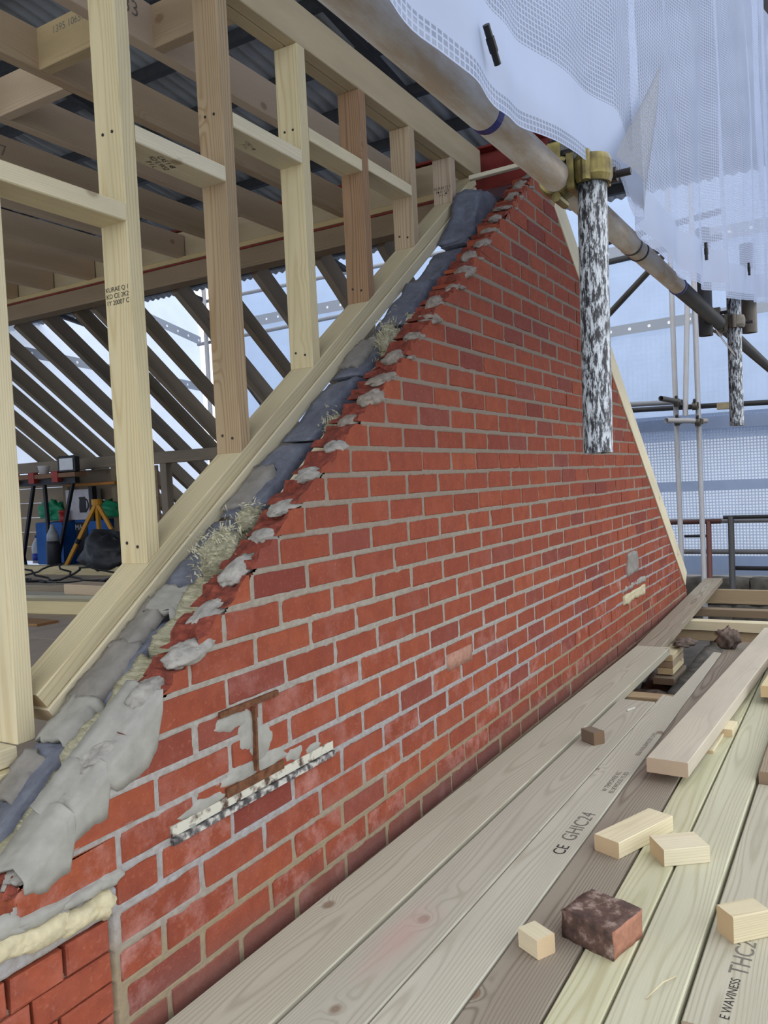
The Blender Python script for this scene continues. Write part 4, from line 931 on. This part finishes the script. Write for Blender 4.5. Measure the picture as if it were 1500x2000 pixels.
# straw and nail
o = sweep('wood_splinter', [(1.60, -.86, ZD + .003), (1.64, -.885, ZD + .02), (1.70, -.90, ZD + .004)], .0012, PINE2, None, 5); tag(o, 'thin pale splinter on the board by the gap', 'splinter')
o = cyl('cigarette_end', (3.55, -.35, ZD + .004), (3.60, -.37, ZD + .004), .0045, plain('stub_white', (.7, .68, .6), .8), None, 8); tag(o, 'tiny white stub on the second board near its far end', 'stub')

# ---- joists and rubble below the far end of the deck
dj = lambda x, z0, z1, y0, y1, m, lab: tag(ybar('deck_joist', x, x + (.1 if z1 - z0 < .1 else .05), z0, z1, y0, y1, m, None), lab, 'joist', 'joists under the deck')
dj(3.96, .275, .374, -1.5, -.22, TAN, 'pale cross joist below the end of the second board')
dj(6.12, .30, .368, -1.6, -.05, PINE, 'pale upper cross timber beyond the masonry stub')
dj(6.16, .22, .298, -1.6, .02, TAN, 'brown cross timber tucked under the pale one beyond the stub')
dj(6.88, .27, .33, -1.6, -.02, ROUGHT, 'thin dark brown cross timber with a ragged edge')
dj(7.68, .25, .375, -1.6, -.04, TAN, 'farthest and tallest cross joist before the guard rail')
dj(1.3, .275, .374, -1.6, -.03, TAN, 'cross joist under the near boards seen through the gap'); dj(2.35, .275, .374, -1.6, -.03, TAN, 'cross joist under the middle boards in the gap')
st = empty('masonry_stub', (5.3, -.38, 0), 'rubble masonry stub in the pit past the second board', 'masonry')
hexa('stub_body', cbox8(4.55, 6.6, -.46, -.30, -.08, .22), (16, 4, 6), STONE, st, amp=.025, freq=7, seed=3, amp2=.008); hexa('stub_rubble', cbox8(4.5, 5.5, -.29, -.03, -.08, .135), (12, 5, 5), RUBBLE, st, amp=.045, freq=9, seed=8, amp2=.015)
for i, (z, a, b, m, w) in enumerate(((.215, 4.92, 5.30, ROUGHT, .12), (.262, 4.98, 5.30, PINE, .09), (.303, 4.98, 5.30, TAN, .09), (.344, 4.98, 5.30, PINE, .09))):
    o = timber('timber_packer', (a, -.222, z), (b, -.225, z), w, .038, m, None); tag(o, ['lowest and widest packer of the timber stack on the stub', 'second lowest packer of the stack under the wall board', 'third packer up in the stack under the wall board', 'top packer of the stack under the wall board'][i], 'packer', 'stacked packers')
o = lump('rubble_lump', (5.0, -.575, .475), (.06, .06, .07), RUBBLE, None, seed=12, amp=.55, n=14, freq=2.0, flat=.8); tag(o, 'jagged lump of brick rubble perched on the far boards', 'rubble')
o = lump('rubble_lump', (5.25, -.29, .385), (.1, .06, .022), RUBBLE, None, seed=15, amp=.55, n=12, freq=2.4); tag(o, 'flat crumbled mortar lump on top of the packer stack', 'rubble')

# ================================================================ INSIDE THE HOUSE
FZ = .85
fl = empty('floor', (3.5, 3.5, FZ), kind='structure'); tag(fl, 'dusty plywood floor inside behind the studs')
for i in range(5):
    for j in range(2):
        box('floor_sheet', (.5 + 1.22 * i, 1.66 + 2.44 * j, FZ - .022), (1.216, 2.436, .022), PLY, fl, 0, .001)
def fboard(p0, p1, w, h, m, label, z=FZ): o = timber('floor_timber', (p0[0], p0[1], z + h / 2), (p1[0], p1[1], z + h / 2), w, h, m, None); tag(o, label, 'timber', 'timbers on the inside floor'); return o
fboard((4.36, 5.0), (4.42, 3.5), .10, .07, PINE, 'farthest pale timber lying on the inside floor behind the cables')
fboard((3.42, 3.7), (3.62, 2.55), .10, .06, GREYB, 'brownish timber in the middle of the inside floor')
fboard((3.15, 3.3), (3.25, 2.5), .14, .05, GREY, 'flat grey board under the short pinkish block')
fboard((2.83, 3.05), (2.95, 2.0), .095, .07, PINE, 'nearest pale greenish timber on the inside floor')
fboard((3.26, 2.86), (3.24, 2.48), .14, .06, JOIST, 'short pinkish block resting on the flat grey board', z=FZ + .05)
fboard((2.62, 2.62), (2.60, 2.24), .12, .012, BROWN, 'thin reddish board scraps on the plywood')
for i in range(5):
    r = random.Random(i + 3); pts = []; y = 4.9
    for k in range(26):
        t = k / 25; pts.append((4.05 - .25 * i * .5 + .10 * sin(t * 7 + i * 1.7) + .05 * r.uniform(-1, 1), 4.7 - 1.9 * t + .05 * sin(t * 19 + i), FZ + .012 + .008 * i + .10 * max(0, sin(t * 5.5 + i * 2.1)) ** 4))
    o = sweep('power_cable', pts, .008, BLACK, None, 6); tag(o, ['black cable looping lowest across the inside floor', 'black cable with a tall hump on the inside floor', 'middle black cable of the tangle on the floor', 'fourth black cable of the tangle on the floor', 'nearest black cable of the tangle on the floor'][i], 'cable', 'cables on the inside floor')
CL = {n: plain(n, c, r, 0, 12, .2, 0) for n, c, r in (('milk_white', (.55, .58, .62), .4), ('cap_blue', (.02, .05, .35), .4), ('blue_card', (.015, .10, .36), .55), ('box_black', (.02, .022, .03), .5), ('bag_green', (.02, .27, .13), .45), ('jar_red', (.30, .02, .02), .4), ('box_white', (.48, .47, .52), .7), ('tripod_yellow', (.52, .25, .02), .5), ('bag_black', (.018, .02, .024), .5), ('bench_red', (.30, .03, .02), .5), ('bench_wood', (.20, .11, .06), .7), ('tub_white', (.62, .62, .64), .6), ('lamp_glass', (.62, .65, .68), .3), ('orange', (.38, .15, .02), .6), ('print_white', (.6, .6, .62), .6), ('clear', (.30, .33, .36), .25))}
def cl(n): return CL[n]
e = empty('milk_bottle', (5.1, 5.68, FZ), 'plastic milk bottle with blue cap on the inside floor', 'bottle')
lathe('bottle_body', [(.02, 0), (.052, .004), (.054, .15), (.045, .19), (.022, .235), (.018, .25)], cl('milk_white'), e, (5.1, 5.68, FZ), 16); lathe('cap', [(.021, 0), (.021, .022), (.018, .025)], cl('cap_blue'), e, (5.1, 5.68, FZ + .25), 12); lathe('label_band', [(.055, 0), (.055, .07)], cl('cap_blue'), e, (5.1, 5.68, FZ + .03), 16)
e = empty('drink_bottle', (4.80, 5.05, FZ), 'clear topped dark drink bottle in front of the blue box', 'bottle')
lathe('bottle_body', [(.05, 0), (.062, .01), (.062, .20), (.055, .24)], cl('box_black'), e, (4.80, 5.05, FZ), 16); lathe('shoulder', [(.056, 0), (.05, .06), (.02, .12), (.018, .15)], cl('clear'), e, (4.80, 5.05, FZ + .24), 16)
o = box('blue_box', (5.11, 5.34, FZ), (.25, .38, .40), cl('blue_card'), None, .0, .008); tag(o, 'bright blue upright box behind the drink bottle', 'box')
e = empty('tool_box', (5.18, 4.90, FZ), 'blue box with black printed panel behind the yellow tripod', 'box'); box('box_body', (5.18, 4.90, FZ), (.14, .44, .41), cl('blue_card'), e, 0, .006); box('printed_panel', (5.105, 5.03, FZ + .02), (.006, .16, .37), cl('box_black'), e, 0, .001)
text('MAC', .07, e, basis((5.1008, 5.04, FZ + .34), (0, -1, 0), (0, 0, 1)), cl('print_white'), 'lettering')
e = empty('kettle_box', (5.17, 5.06, 1.26), 'white carton printed with a black kettle', 'box'); box('carton', (5.17, 5.06, 1.262), (.13, .33, .285), cl('box_white'), e, 0, .003)
v = [(0, a, b) for a, b in [(-.045, 0), (.045, 0), (.05, .05), (.04, .125), (.055, .14), (.03, .145), (-.035, .145), (-.042, .12)]] ; v = [(x, y, z) for x, y, z in v] + [(.004, y, z) for x, y, z in v]; n = 8
mk('kettle_print', v, [tuple(range(n)), tuple(range(2 * n - 1, n - 1, -1))] + [(i, (i + 1) % n, n + (i + 1) % n, n + i) for i in range(n)], BLACK, e, False, Matrix.Translation((5.1, 4.99, 1.33)))
sweep('kettle_handle', [(5.101, 4.95 - .035 * sin(a), 1.40 + .055 * cos(a)) for a in [i * pi / 8 for i in range(9)]], .006, BLACK, e, 6)
e = empty('storage_jar', (5.07, 5.19, 1.26), 'red jar with dark lid standing before the kettle carton', 'jar'); lathe('jar_body', [(.038, 0), (.042, .005), (.042, .085)], cl('jar_red'), e, (5.04, 5.19, 1.251), 16); lathe('lid', [(.044, 0), (.044, .022), (.038, .025)], cl('bench_red'), e, (5.04, 5.19, 1.336), 16)
o = lump('carrier_bag', (5.17, 5.49, 1.34), (.09, .17, .12), cl('bag_green'), None, seed=5, amp=.55, n=14, flat=.65); tag(o, 'larger crumpled green bag left of the kettle carton', 'bag')
o = lump('carrier_bag', (5.17, 4.66, 1.35), (.09, .16, .08), cl('bag_green'), None, seed=9, amp=.5, n=12, flat=.9); tag(o, 'smaller green bag right of the kettle carton', 'bag')
e = empty('survey_tripod', (4.9, 4.62, FZ), 'yellow survey tripod standing in the cluttered corner', 'tripod')
tp = Vector((4.9, 4.56, 1.42)); 
for q in ((4.78, 4.88, FZ), (4.98, 4.63, FZ), (5.02, 4.30, FZ)): p = Vector(q); timber('leg', tp, p, .035, .03, cl('tripod_yellow'), e); mid = tp.lerp(p, .55); cyl('leg_clamp', mid, tp.lerp(p, .62), .026, BLACK, e, 8)
cyl('tripod_head', tp - Vector((0, 0, .02)), tp + Vector((0, 0, .03)), .045, cl('tripod_yellow'), e, 12)
o = lump('tool_bag', (4.52, 3.95, 1.0), (.19, .34, .17), cl('bag_black'), None, seed=21, amp=.35, n=14, flat=.88); tag(o, 'slumped black bag at the foot of the yellow tripod', 'bag')
e = empty('work_bench', (5.0, 5.3, FZ), 'folding workbench with red clamps at the back wall', 'workbench')
ybar('bench_top', 4.84, 4.97, 1.66, 1.70, 4.75, 5.9, cl('bench_wood'), e); ybar('rail', 4.88, 4.93, 1.60, 1.655, 4.8, 5.85, BLACK, e)
for y0, y1 in ((4.85, 5.15), (5.25, 5.22), (5.4, 5.65), (5.8, 5.6)): timber('leg', (4.90, y0, 1.62), (4.90, y1, FZ), .03, .03, BLACK, e)
for y in (5.62, 5.35, 5.02): box('clamp', (4.86, y, 1.62), (.05, .08, .1), cl('bench_red'), e)
e = empty('flood_lamp', (4.86, 4.86, 1.70), 'black framed floodlight standing on the workbench', 'lamp'); box('housing', (4.87, 4.86, 1.70), (.05, .23, .15), BLACK, e, 0, .01); box('lens', (4.843, 4.86, 1.722), (.006, .18, .105), cl('lamp_glass'), e, 0, .001)
o = lathe('plastic_tub', [(.04, 0), (.055, .075), (.058, .08)], cl('tub_white'), None, (4.92, 5.27, 1.70), 14); tag(o, 'small white tub on the workbench', 'tub')
o = ybar('orange_level', 5.06, 5.1, 1.575, 1.60, 4.5, 5.14, cl('orange'), None); tag(o, 'orange straightedge lying against the knee wall', 'straightedge')
o = box('wall_stand', (5.08, 4.82, FZ + .40), (.05, .05, .32), BLACK, None); tag(o, 'thin dark prop behind the tripod', 'prop')
o = sweep('hanging_cable', [(5.12, 4.5 + .03 * sin(i * .7), 1.72 - .04 * i) for i in range(12)], .012, BLACK, None, 6); tag(o, 'black cable hanging down from the knee plate', 'cable')
